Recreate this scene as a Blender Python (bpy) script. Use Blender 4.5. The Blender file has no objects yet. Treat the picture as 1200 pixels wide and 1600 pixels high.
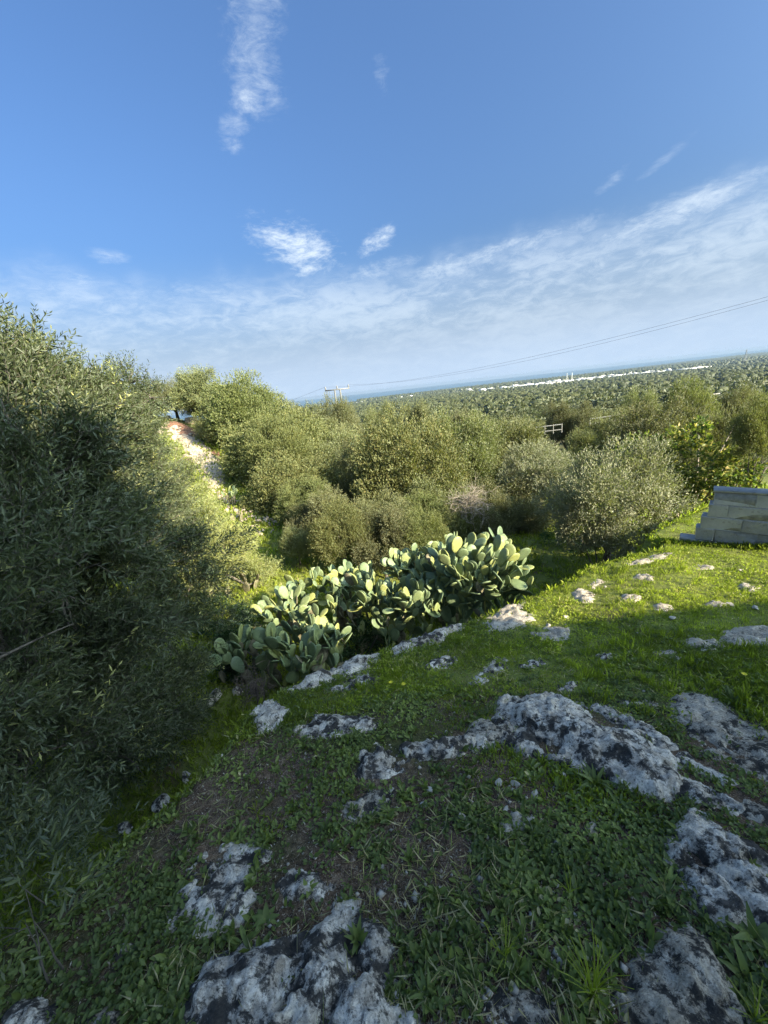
import bpy, math, random
import numpy as np
from mathutils import Vector, Matrix, Euler

random.seed(7)
rng = np.random.default_rng(7)
scene = bpy.context.scene
C = scene.collection

# ------------------------------------------------------------------ camera
FPX, ROLL, PITCH, EYE = 601.0, math.radians(6.3), math.radians(17.6), 1.6
cam_d = bpy.data.cameras.new('camera')
cam_d.sensor_fit = 'VERTICAL'
cam_d.sensor_height = 24.0
cam_d.lens = 24.0 * FPX / 1600.0
cam_d.clip_start = 0.05
cam_d.clip_end = 60000
cam = bpy.data.objects.new('camera', cam_d)
C.objects.link(cam)
cam.location = (0, 0, EYE)
cam.matrix_world = (Matrix.Translation((0, 0, EYE)) @ Matrix.Rotation(math.pi / 2 - PITCH, 4, 'X')
                    @ Matrix.Rotation(-ROLL, 4, 'Z'))
scene.camera = cam

# ------------------------------------------------------------------ sky, sun, exposure
SUN_EL = math.radians(27)
SUN_DIR = Vector((0.80 * math.cos(SUN_EL), -0.60 * math.cos(SUN_EL), math.sin(SUN_EL)))
world = bpy.data.worlds.new('World')
scene.world = world
world.use_nodes = True
wn = world.node_tree
wn.nodes.clear()


def N(t, kind, **kw):
    n = t.nodes.new(kind)
    for k, v in kw.items():
        if k == 'inp':
            for kk, vv in v.items():
                n.inputs[kk].default_value = vv
        else:
            setattr(n, k, v)
    return n


def math_node(t, op, a, b=None, c=None, clamp=False):
    n = t.nodes.new('ShaderNodeMath')
    n.operation = op
    n.use_clamp = clamp
    for i, x in enumerate((a, b, c)):
        if x is None:
            continue
        if isinstance(x, (int, float)):
            n.inputs[i].default_value = x
        else:
            t.links.new(x, n.inputs[i])
    return n.outputs[0]


def maprange(t, v, a, b, c=0.0, d=1.0, smooth=True):
    n = t.nodes.new('ShaderNodeMapRange')
    if smooth:
        n.interpolation_type = 'SMOOTHSTEP'
    t.links.new(v, n.inputs[0])
    for i, x in enumerate((a, b, c, d)):
        if isinstance(x, (int, float)):
            n.inputs[i + 1].default_value = x
        else:
            t.links.new(x, n.inputs[i + 1])
    return n.outputs[0]


def mixc(t, f, a, b, mode='MIX'):
    n = t.nodes.new('ShaderNodeMix')
    n.data_type = 'RGBA'
    n.blend_type = mode
    for s, x in (('Factor', f), ('A', a), ('B', b)):
        sock = [q for q in n.inputs if q.name == s and q.enabled][0] if s != 'Factor' else n.inputs[0]
        if s == 'A':
            sock = n.inputs[6]
        if s == 'B':
            sock = n.inputs[7]
        if isinstance(x, (int, float)):
            sock.default_value = x
        elif isinstance(x, (tuple, list)):
            sock.default_value = (*x[:3], 1)
        else:
            t.links.new(x, sock)
    return n.outputs[2]


def noise(t, vec, scale, detail=4, rough=0.55, dist=0.0, out=0):
    n = t.nodes.new('ShaderNodeTexNoise')
    n.inputs['Scale'].default_value = scale
    n.inputs['Detail'].default_value = detail
    n.inputs['Roughness'].default_value = rough
    n.inputs['Distortion'].default_value = dist
    if vec is not None:
        t.links.new(vec, n.inputs['Vector'])
    return n.outputs[out]


sky = N(wn, 'ShaderNodeTexSky', sky_type='NISHITA', sun_disc=False)
sky.sun_elevation = SUN_EL
sky.sun_rotation = math.atan2(SUN_DIR.x, SUN_DIR.y)
sky.altitude = 150
sky.air_density = 1.0
sky.dust_density = 10.0
sky.ozone_density = 2.0
tc = N(wn, 'ShaderNodeTexCoord')
sep = N(wn, 'ShaderNodeSeparateXYZ')
wn.links.new(tc.outputs['Generated'], sep.inputs[0])
az = math_node(wn, 'ARCTAN2', sep.outputs[0], sep.outputs[1])
el = math_node(wn, 'ARCSINE', sep.outputs[2])
azd = math_node(wn, 'MULTIPLY', az, 180 / math.pi)
eld = math_node(wn, 'MULTIPLY', el, 180 / math.pi)
# a high thin cloud sheet seen in perspective
zz = math_node(wn, 'MAXIMUM', sep.outputs[2], 0.0)
zz = math_node(wn, 'ADD', zz, 0.07)
comb = N(wn, 'ShaderNodeCombineXYZ')
wn.links.new(math_node(wn, 'DIVIDE', sep.outputs[0], zz), comb.inputs[0])
wn.links.new(math_node(wn, 'DIVIDE', sep.outputs[1], zz), comb.inputs[1])
cl = comb.outputs[0]
mp = N(wn, 'ShaderNodeMapping')
mp.inputs['Rotation'].default_value = (0, 0, math.radians(-12))
mp.inputs['Scale'].default_value = (0.55, 1.15, 1)
wn.links.new(cl, mp.inputs[0])
mp2 = N(wn, 'ShaderNodeMapping')
mp2.inputs['Rotation'].default_value = (0, math.radians(9), 0)
mp2.inputs['Scale'].default_value = (1.0, 1.0, 2.6)
wn.links.new(tc.outputs['Generated'], mp2.inputs[0])
n_big = noise(wn, mp2.outputs[0], 3.2, 5, 0.6, 0.4)
n_fine = noise(wn, mp2.outputs[0], 21, 6, 0.66, 0.5)
n_mid = noise(wn, mp2.outputs[0], 6.5, 6, 0.65, 0.3)
# upper edge of the sheet wanders with the direction looked in
sz = N(wn, 'ShaderNodeCombineXYZ')
wn.links.new(azd, sz.inputs[0])
edge_n = noise(wn, sz.outputs[0], 0.07, 3, 0.6)
edge = math_node(wn, 'MULTIPLY_ADD', edge_n, 9.0, 9.5)
edge_top = math_node(wn, 'ADD', math_node(wn, 'ADD', edge, 1.0), math_node(wn, 'MULTIPLY', n_mid, 3.0))
sheet = maprange(wn, eld, math_node(wn, 'SUBTRACT', edge_top, 5.5), edge_top, 1.0, 0.0)
tex = math_node(wn, 'ADD', math_node(wn, 'MULTIPLY', n_big, 0.5), math_node(wn, 'MULTIPLY', n_fine, 0.5))
texm = maprange(wn, tex, 0.40, 0.64)
sheet_a = math_node(wn, 'MULTIPLY', sheet, math_node(wn, 'MULTIPLY', maprange(wn, eld, 2.0, 11.0, 0.30, 1.0), math_node(wn, 'MULTIPLY_ADD', texm, 0.38, 0.08)))


def blob(a, e, ra, re, amt, lo=0.42, hi=0.62, tilt=0.0):
    da = math_node(wn, 'SUBTRACT', azd, a)
    de = math_node(wn, 'SUBTRACT', eld, e)
    ra, re = ra * 1.45, re * 1.45
    ct, st = math.cos(math.radians(tilt)), math.sin(math.radians(tilt))
    p = math_node(wn, 'ADD', math_node(wn, 'MULTIPLY', da, ct / ra), math_node(wn, 'MULTIPLY', de, st / ra))
    q = math_node(wn, 'ADD', math_node(wn, 'MULTIPLY', da, -st / re), math_node(wn, 'MULTIPLY', de, ct / re))
    r = math_node(wn, 'SQRT', math_node(wn, 'ADD', math_node(wn, 'MULTIPLY', p, p), math_node(wn, 'MULTIPLY', q, q)))
    core = maprange(wn, r, 0.10, 1.0, 1.0, 0.0)
    v = math_node(wn, 'ADD', math_node(wn, 'MULTIPLY', core, 0.30), math_node(wn, 'MULTIPLY', n_blob, 0.80))
    v = maprange(wn, v, lo + 0.16, hi + 0.30)
    return math_node(wn, 'MULTIPLY', math_node(wn, 'MULTIPLY', v, core), amt)


n_blob = math_node(wn, 'ADD', math_node(wn, 'MULTIPLY', noise(wn, mp2.outputs[0], 9, 8, 0.70, 0.8), 0.6), math_node(wn, 'MULTIPLY', noise(wn, mp2.outputs[0], 34, 6, 0.7, 0.4), 0.4))
clouds = sheet_a
for b in ((-7.2, 17.3, 9.0, 4.6, 1.4, .42, .62, -20), (2.6, 17.2, 4.4, 1.8, 1.2, .42, .62, 22), (4.5, 18.3, 1.6, 0.8, 1.0),
          (-9.0, 33.0, 5.5, 8.0, 0.62), (-7.5, 36.0, 5, 6.0, 0.6), (-10.2, 29.8, 3.6, 1.7, 0.8), (-12.8, 26.5, 2.6, 1.3, 0.7), (-12.4, 28, 3, 1.5, .5),
          (5.1, 30.7, 1.6, 2.2, 0.45), (29.8, 18.2, 2.6, 0.9, 0.45, .42, .62, 25), (34.5, 18.6, 4, 0.8, 0.3, .42, .62, 25), (-28.6, 16.6, 3.4, 1.2, 0.55), (-31.5, 14.2, 4.5, 1.6, 0.7),
          (36, 14.0, 14, 2.2, 0.8, .36, .6, 6), (20, 14.3, 14, 2.0, 0.7, .38, .6, 3), (12, 13.5, 12, 2.4, .6, .40, .6, 4), (3, 14.5, 8, 1.8, .55, .40, .6, 4), (-24, 13.3, 16, 2.2, .45)):
    clouds = math_node(wn, 'MAXIMUM', clouds, blob(*b))
clouds = math_node(wn, 'MINIMUM', clouds, 0.8)
low_air = maprange(wn, eld, 0.0, 8.0, 1.0, 0.0)
# a pale veil towards the horizon
veil = maprange(wn, eld, -1.0, 18.0, 0.88, 0.0)
sky_gain = mixc(wn, 1.0, sky.outputs[0], (0.57, 0.84, 1.14), 'MULTIPLY')
col = mixc(wn, veil, sky_gain, (2.20, 2.85, 3.75))
col = mixc(wn, low_air, col, (2.05, 2.65, 3.45))
col = mixc(wn, clouds, col, (3.45, 3.9, 4.3))
bg = N(wn, 'ShaderNodeBackground')
bg.inputs['Strength'].default_value = 0.094
wn.links.new(col, bg.inputs[0])
wo = N(wn, 'ShaderNodeOutputWorld')
wn.links.new(bg.outputs[0], wo.inputs[0])

sun_d = bpy.data.lights.new('sun', 'SUN')
sun_d.energy = 5.0
sun_d.angle = math.radians(0.53)
sun_d.color = (1.0, 0.89, 0.68)
sun = bpy.data.objects.new('sun', sun_d)
C.objects.link(sun)
sun.rotation_euler = SUN_DIR.to_track_quat('Z', 'Y').to_euler()

scene.view_settings.view_transform = 'Standard'
scene.view_settings.look = 'None'
scene.view_settings.gamma = 1
scene.view_settings.use_curve_mapping = False
scene.view_settings.exposure = 1.55
cy = scene.cycles
cy.max_bounces = 6
cy.diffuse_bounces = 3
cy.glossy_bounces = 2
cy.transmission_bounces = 3
cy.volume_bounces = 0
cy.transparent_max_bounces = 8
cy.use_denoising = True
cy.denoising_prefilter = 'NONE'

# ------------------------------------------------------------------ maths helpers


def _hash(ix, iy, iz, seed):
    h = (ix * 374761393 + iy * 668265263 + iz * 2147483647 + seed * 974634777) & 0xffffffff
    h = ((h ^ (h >> 13)) * 1274126177) & 0xffffffff
    h = h ^ (h >> 16)
    return (h & 0xffff) / 65535.0


def vnoise(x, y, seed=0):
    x = np.asarray(x, float)
    y = np.asarray(y, float)
    ix = np.floor(x).astype(np.int64)
    iy = np.floor(y).astype(np.int64)
    fx, fy = x - ix, y - iy
    fx = fx * fx * fx * (fx * (fx * 6 - 15) + 10)
    fy = fy * fy * fy * (fy * (fy * 6 - 15) + 10)
    z = np.zeros_like(ix)
    a = _hash(ix, iy, z, seed)
    b = _hash(ix + 1, iy, z, seed)
    c = _hash(ix, iy + 1, z, seed)
    d = _hash(ix + 1, iy + 1, z, seed)
    return (a + (b - a) * fx + (c - a) * fy + (a - b - c + d) * fx * fy) * 2 - 1


def fbm(x, y, scale=1.0, oct=4, seed=0, gain=0.5):
    s, amp, tot = 0.0, 1.0, 0.0
    for i in range(oct):
        k = scale * (2.03 ** i)
        c, q = math.cos(i * 1.1), math.sin(i * 1.1)
        s = s + amp * vnoise((x * c - y * q) * k + 13.7 * i, (x * q + y * c) * k - 7.1 * i, seed + i)
        tot += amp
        amp *= gain
    return s / tot


def sstep(a, b, x):
    t = np.clip((x - a) / (b - a), 0, 1)
    return t * t * (3 - 2 * t)


def seg_dist(px, py, poly, closed=True):
    """unsigned distance and inside test for a polygon"""
    n = len(poly)
    best = np.full(px.shape, 1e9)
    inside = np.zeros(px.shape, bool)
    for i in range(n if closed else n - 1):
        ax, ay = poly[i]
        bx, by = poly[(i + 1) % n]
        dx, dy = bx - ax, by - ay
        L = dx * dx + dy * dy + 1e-12
        t = np.clip(((px - ax) * dx + (py - ay) * dy) / L, 0, 1)
        best = np.minimum(best, np.hypot(px - ax - t * dx, py - ay - t * dy))
        if closed:
            cond = ((ay > py) != (by > py))
            with np.errstate(divide='ignore', invalid='ignore'):
                xx = ax + (py - ay) * dx / (dy if abs(dy) > 1e-12 else 1e-12)
            inside ^= cond & (px < xx)
    return best, inside


cR, sR, cP, sP = math.cos(ROLL), math.sin(ROLL), math.cos(PITCH), math.sin(PITCH)


def ray(u, v):
    """direction in which the photograph's pixel (u, v) looks"""
    px, py = (u - 600) / FPX, -(v - 800) / FPX
    a, b = px * cR + py * sR, -px * sR + py * cR
    return np.array([a, b * sP + cP, b * cP - sP])


def at(u, v, hd):
    """point at horizontal distance hd metres in that direction"""
    d = ray(u, v)
    k = hd / math.hypot(d[0], d[1])
    return Vector((d[0] * k, d[1] * k, EYE + d[2] * k))


SLOPE, KNEE, SLOPE2 = 0.305, 3.2, 0.175


def plane_pt(u, v):
    d = ray(u, v)
    t = EYE / (-d[2] - SLOPE * d[1])
    if d[1] * t > KNEE:
        t = (EYE + (SLOPE - SLOPE2) * KNEE) / (-d[2] - SLOPE2 * d[1])
    return (d[0] * t, d[1] * t)


EDGE_PX = [(1042, 858), (930, 882), (850, 928), (760, 962), (640, 1003), (560, 1030), (470, 1072), (392, 1112),
           (350, 1175), (265, 1262), (150, 1352), (40, 1450)]
TERRACE = [plane_pt(*p) for p in EDGE_PX]
TERRACE = [(30, 3), (14, 8.5), (8.2, 9.0), (TERRACE[0][0] + 0.5, TERRACE[0][1] + 1.1)] + TERRACE + [(-3.2, -0.5), (-9, -4), (-30, -6), (-30, -60), (60, -60), (60, 3)]
PROF_D = np.array([0, 14, 20, 30, 50, 100, 200, 300, 700, 1500, 3000, 5000, 12000, 40000])
PROF_Z = np.array([-4.3, -4.5, -5.0, -6.4, -9.3, -14.5, -20, -25, -39, -60, -85, -96, -99.0, -99.0])


def coast(x, y):
    """metres inland (positive) of the shore"""
    return (5000 + 0.50 * x - y) / 1.118


def zt(x, y, fine=True):
    x = np.asarray(x, float)
    y = np.asarray(y, float)
    r = np.hypot(x, y)
    terr = -SLOPE * np.clip(y, 0, KNEE) - SLOPE2 * np.clip(y - KNEE, 0, 8) - 0.02 * np.clip(y, -3, 0)
    val = np.interp(r, PROF_D, PROF_Z)
    val = val + 10.6 * np.exp(-((x + 25) ** 2 + (y - 38) ** 2) / (2 * 12.5 ** 2))
    val = val + 3.0 * np.exp(-((x + 9) ** 2 + (y - 3) ** 2) / (2 * 5.0 ** 2))
    val = val + (np.clip(r - 400, 0, 4000) / 4000) * 5 * fbm(x, y, 1 / 900., 3, 5) + 0.35 * fbm(x, y, 1 / 6., 3, 9) * sstep(3, 8, r)
    d, ins = seg_dist(x, y, TERRACE)
    out = np.where(ins, 0.0, d)
    drop = np.clip((terr - val), 0, None)
    # rock step at the edge, then a steep bank
    k = np.exp(-out / 1.25) - 0.10 * sstep(0.02, 0.35, out)
    z = np.where(ins, terr, val + drop * np.clip(k, 0, 1))
    z = np.where(r > 60, val, z)
    c = coast(x, y)
    z = np.where(c < 300, np.minimum(z, -99.2 - (300 - np.clip(c, -2000, 300)) * 0.012), z)
    if fine:
        near = sstep(26, 3, r)
        z = z + near * (0.055 * fbm(x, y, 1 / 0.9, 4, 21) + 0.012 * fbm(x, y, 1 / 0.12, 3, 33))
    return z


def zt1(x, y):
    return float(zt(np.array([x]), np.array([y]))[0])


def ground(u, v, tmax=60):
    """where the view ray of a pixel meets the ground"""
    d = ray(u, v)
    t = np.geomspace(0.4, tmax, 900)
    X, Y, Z = d[0] * t, d[1] * t, EYE + d[2] * t
    g = zt(X, Y)
    i = np.argmax(Z < g)
    if not (Z < g).any():
        return None
    t0, t1 = t[max(i - 1, 0)], t[i]
    for _ in range(8):
        m = (t0 + t1) / 2
        if EYE + d[2] * m < zt1(d[0] * m, d[1] * m):
            t1 = m
        else:
            t0 = m
    return Vector((d[0] * t1, d[1] * t1, EYE + d[2] * t1))


# ------------------------------------------------------------------ mesh helpers
def mesh_np(name, V, F, mats=(), tint=None, smooth=False, mat_idx=None):
    """V (n,3), F (m,k) all faces with k corners"""
    me = bpy.data.meshes.new(name)
    V = np.asarray(V, np.float32)
    F = np.asarray(F, np.int32)
    k = F.shape[1]
    me.vertices.add(len(V))
    me.vertices.foreach_set('co', V.ravel())
    me.loops.add(F.size)
    me.loops.foreach_set('vertex_index', F.ravel())
    me.polygons.add(len(F))
    me.polygons.foreach_set('loop_start', np.arange(0, F.size, k, dtype=np.int32))
    me.polygons.foreach_set('loop_total', np.full(len(F), k, np.int32))
    if smooth:
        me.polygons.foreach_set('use_smooth', np.ones(len(F), bool))
    for m in mats:
        me.materials.append(m)
    if mat_idx is not None:
        me.polygons.foreach_set('material_index', np.asarray(mat_idx, np.int32))
    me.update(calc_edges=True)
    if tint is not None:
        a = me.attributes.new('tint', 'FLOAT', 'POINT')
        a.data.foreach_set('value', np.asarray(tint, np.float32))
    return me


def link(name, me, parent=None, loc=None, rot=None, scale=None):
    o = bpy.data.objects.new(name, me)
    C.objects.link(o)
    if parent is not None:
        o.parent = parent
    if loc is not None:
        o.location = loc
    if rot is not None:
        o.rotation_euler = rot
    if scale is not None:
        o.scale = scale if hasattr(scale, '__len__') else (scale,) * 3
    return o


def tag(o, label=None, cat=None, group=None, kind=None):
    if label:
        o['label'] = label
    if cat:
        o['category'] = cat
    if group:
        o['group'] = group
    if kind:
        o['kind'] = kind
    return o


def thing(name, loc, label, cat, group=None, rotz=0.0):
    o = bpy.data.objects.new(name, None)
    o.empty_display_size = 0.2
    C.objects.link(o)
    o.location = loc
    o.rotation_euler = (0, 0, rotz)
    return tag(o, label, cat, group)


def cat_np(parts):
    Vs, Fs, Ts, n = [], [], [], 0
    for V, F, T in parts:
        Vs.append(V)
        Fs.append(F + n)
        Ts.append(T)
        n += len(V)
    return np.vstack(Vs), np.vstack(Fs), np.concatenate(Ts)


def unit(a):
    return a / (np.linalg.norm(a, axis=-1, keepdims=True) + 1e-9)


def leaves_np(P, D, L, W, tint, fold=0.25, rs=None, bend=0.0):
    """kite-shaped folded leaves: base at P, along D; 4 verts, 2 tris each"""
    rs = rs or rng
    n = len(P)
    D = unit(D)
    A = unit(np.cross(D, rs.normal(size=(n, 3))))
    Nn = np.cross(D, A)
    L = np.broadcast_to(np.asarray(L, float), (n,))[:, None]
    W = np.broadcast_to(np.asarray(W, float), (n,))[:, None]
    mid = P + D * L * 0.5 + Nn * W * fold
    V = np.empty((n, 4, 3))
    V[:, 0] = P
    V[:, 1] = mid + A * W * 0.5
    V[:, 2] = P + D * L - Nn * L * bend
    V[:, 3] = mid - A * W * 0.5
    i = np.arange(n)[:, None] * 4
    F = np.concatenate([i + [0, 1, 2], i + [0, 2, 3]], 0)
    return V.reshape(-1, 3), F, np.repeat(tint, 4)


def ovate_np(P, D, L, W, tint, fold=.22, bend=.15):
    """rounder leaves: 6 verts, 4 tris each"""
    n = len(P)
    D = unit(D)
    A = unit(np.cross(D, np.array([0, 0, 1.0]) + rng.normal(size=(n, 3)) * .35))
    Nn = np.cross(A, D)
    L = np.broadcast_to(np.asarray(L, float), (n,))[:, None]
    W = np.broadcast_to(np.asarray(W, float), (n,))[:, None]
    V = np.empty((n, 6, 3))
    V[:, 0] = P
    V[:, 1] = P + D * L * .38 + A * W * .42 + Nn * W * fold
    V[:, 2] = P + D * L * .76 + A * W * .40 + Nn * (W * fold - L * bend * .5)
    V[:, 3] = P + D * L - Nn * L * bend
    V[:, 4] = P + D * L * .76 - A * W * .40 + Nn * (W * fold - L * bend * .5)
    V[:, 5] = P + D * L * .38 - A * W * .42 + Nn * W * fold
    i = np.arange(n)[:, None] * 6
    F = np.concatenate([i + [0, 1, 3], i + [1, 2, 3], i + [0, 3, 5], i + [3, 4, 5]], 0)
    return V.reshape(-1, 3), F, np.repeat(tint, 6)


def tubes_np(paths, sides=5):
    """paths: list of (points (k,3), radii (k,)) -> quads"""
    Vs, Fs, n = [], [], 0
    for pts, rad in paths:
        pts = np.asarray(pts, float)
        k = len(pts)
        T = unit(np.gradient(pts, axis=0))
        up = np.array([0.31, 0.22, 0.92])
        A = unit(np.cross(T, up))
        B = np.cross(T, A)
        ang = np.arange(sides) * 2 * np.pi / sides
        ring = (A[:, None] * np.cos(ang)[None, :, None] + B[:, None] * np.sin(ang)[None, :, None]) * np.asarray(rad)[:, None, None]
        Vs.append((pts[:, None] + ring).reshape(-1, 3))
        a = np.arange(k - 1)[:, None] * sides
        j = np.arange(sides)[None]
        j2 = (j + 1) % sides
        Fs.append(np.stack([a + j, a + j2, a + sides + j2, a + sides + j], -1).reshape(-1, 4) + n)
        n += k * sides
    return np.vstack(Vs), np.vstack(Fs)


def wander(p0, d0, length, steps, jit, droop=0.0, rs=None):
    rs = rs or rng
    p, d = np.array(p0, float), unit(np.array(d0, float))
    out = [p.copy()]
    for _ in range(steps):
        d = unit(d + rs.normal(size=3) * jit + np.array([0, 0, -droop]))
        p = p + d * length / steps
        out.append(p.copy())
    return np.array(out)


# ------------------------------------------------------------------ materials
def new_mat(name):
    m = bpy.data.materials.new(name)
    m.use_nodes = True
    t = m.node_tree
    t.nodes.clear()
    out = N(t, 'ShaderNodeOutputMaterial')
    return m, t, out


def attr(t, name='tint'):
    a = N(t, 'ShaderNodeAttribute')
    a.attribute_name = name
    return a.outputs['Fac']


def ramp(t, f, stops, interp='LINEAR'):
    r = N(t, 'ShaderNodeValToRGB')
    r.color_ramp.interpolation = interp
    e = r.color_ramp.elements
    while len(e) < len(stops):
        e.new(0.5)
    for q, (p, c) in zip(e, stops):
        q.position = p
        q.color = (*c[:3], 1)
    t.links.new(f, r.inputs[0])
    return r.outputs[0]


def objcoord(t):
    return N(t, 'ShaderNodeTexCoord').outputs['Object']


def leaf_mat(name, stops, under=None, trans=0.3, rough=0.5, var=0.25, under_amt=0.7, clump=0.0):
    m, t, out = new_mat(name)
    c = ramp(t, attr(t), stops)
    oi = N(t, 'ShaderNodeObjectInfo')
    if var:
        hsv = N(t, 'ShaderNodeHueSaturation')
        t.links.new(c, hsv.inputs['Color'])
        t.links.new(math_node(t, 'MULTIPLY_ADD', oi.outputs['Random'], 0.036, 0.482), hsv.inputs['Hue'])
        t.links.new(math_node(t, 'MULTIPLY_ADD', oi.outputs['Random'], var * 2, 1 - var), hsv.inputs['Value'])
        c = hsv.outputs[0]
    if clump:
        nz = noise(t, objcoord(t), clump, 2)
        c = mixc(t, 1.0, c, ramp(t, nz, [(0.3, (0.62, 0.66, 0.6)), (0.7, (1.3, 1.25, 1.1))]), 'MULTIPLY')
    cc = c
    if under:
        g = N(t, 'ShaderNodeNewGeometry')
        cc = mixc(t, math_node(t, 'MULTIPLY', g.outputs['Backfacing'], under_amt), c, under)
    p = N(t, 'ShaderNodeBsdfPrincipled')
    p.inputs['Roughness'].default_value = rough
    p.inputs['Specular IOR Level'].default_value = 0.35
    t.links.new(cc, p.inputs['Base Color'])
    tr = N(t, 'ShaderNodeBsdfTranslucent')
    t.links.new(mixc(t, 1.0, c, (1.5, 1.7, 0.7), 'MULTIPLY'), tr.inputs[0])
    mx = N(t, 'ShaderNodeMixShader')
    mx.inputs[0].default_value = trans
    t.links.new(p.outputs[0], mx.inputs[1])
    t.links.new(tr.outputs[0], mx.inputs[2])
    t.links.new(mx.outputs[0], out.inputs[0])
    return m


M = {}
M['olive_leaf'] = leaf_mat('olive_leaf', [(0, (.090, .098, .038)), (.55, (.170, .170, .066)), (.9, (.260, .245, .095)), (1, (.38, .34, .14))],
                           under=(.22, .24, .14), trans=.28, rough=.62, under_amt=.5)
M['olive_leaf_near'] = leaf_mat('olive_leaf_near', [(0, (.042, .058, .022)), (.5, (.078, .098, .036)), (.85, (.135, .152, .056)), (.97, (.30, .32, .10)), (1, (.48, .46, .16))],
                                under=(.17, .19, .12), trans=.25, rough=.45, var=.06, under_amt=.45)
M['grey_leaf'] = leaf_mat('grey_leaf', [(0, (.13, .135, .075)), (.6, (.215, .21, .12)), (1, (.33, .31, .18))],
                          under=(.24, .24, .16), trans=.22, rough=.65, var=.1)
M['oak_leaf'] = leaf_mat('oak_leaf', [(0, (.085, .100, .032)), (.6, (.180, .185, .060)), (1, (.33, .29, .10))],
                         under=(.19, .21, .09), trans=.3, rough=.62, var=.1)
M['fig_leaf'] = leaf_mat('fig_leaf', [(0, (.06, .10, .025)), (.45, (.13, .165, .04)), (.78, (.30, .28, .07)), (1, (.46, .36, .14))],
                         trans=.38, rough=.5, var=0)
M['grove_leaf'] = leaf_mat('grove_leaf', [(0, (.045, .055, .022)), (.55, (.085, .095, .036)), (1, (.16, .155, .062))], under=(.15, .17, .09), trans=.2, rough=.5, var=.2)  # darker copy of olive_leaf: far crowns' missing self-shadow put into the colour
M['willow_leaf'] = leaf_mat('willow_leaf', [(0, (.15, .18, .045)), (.5, (.30, .32, .09)), (1, (.48, .45, .14))], under=(.38, .40, .20), trans=.3, rough=.45, var=0)
M['litter'] = leaf_mat('litter', [(0, (.035, .022, .014)), (.5, (.12, .08, .05)), (.8, (.28, .21, .14)), (1, (.48, .42, .33))], trans=.1, rough=.9, var=0)
M['dark_leaf'] = leaf_mat('dark_leaf', [(0, (.025, .055, .018)), (.6, (.045, .09, .028)), (1, (.09, .15, .04))], trans=.25, var=.1)
M['weed_leaf'] = leaf_mat('weed_leaf', [(0, (.090, .120, .034)), (.5, (.155, .195, .055)), (.86, (.25, .30, .075)), (.955, (.31, .33, .11)), (1, (.52, .45, .27))],
                          trans=.3, rough=.5, var=0, clump=1.6)
M['grass'] = leaf_mat('grass', [(0, (.140, .170, .026)), (.5, (.250, .300, .042)), (.86, (.37, .41, .065)), (.95, (.36, .33, .13)), (1, (.46, .40, .22))],
                      trans=.45, rough=.5, var=0, clump=0.8)


def bark_mat(name, c1, c2):
    m, t, out = new_mat(name)
    co = objcoord(t)
    n = noise(t, co, 9, 6, .65, .4)
    p = N(t, 'ShaderNodeBsdfPrincipled')
    p.inputs['Roughness'].default_value = .9
    t.links.new(ramp(t, n, [(.35, c1), (.65, c2)]), p.inputs['Base Color'])
    b = N(t, 'ShaderNodeBump')
    b.inputs['Strength'].default_value = .6
    b.inputs['Distance'].default_value = .03
    t.links.new(n, b.inputs['Height'])
    t.links.new(b.outputs[0], p.inputs['Normal'])
    t.links.new(p.outputs[0], out.inputs[0])
    return m


M['bark'] = bark_mat('bark', (.055, .045, .035), (.20, .17, .13))
M['dry_twig'] = bark_mat('dry_twig', (.20, .16, .12), (.42, .36, .28))
M['dark_twig'] = bark_mat('dark_twig', (.06, .045, .035), (.17, .13, .10))


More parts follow.
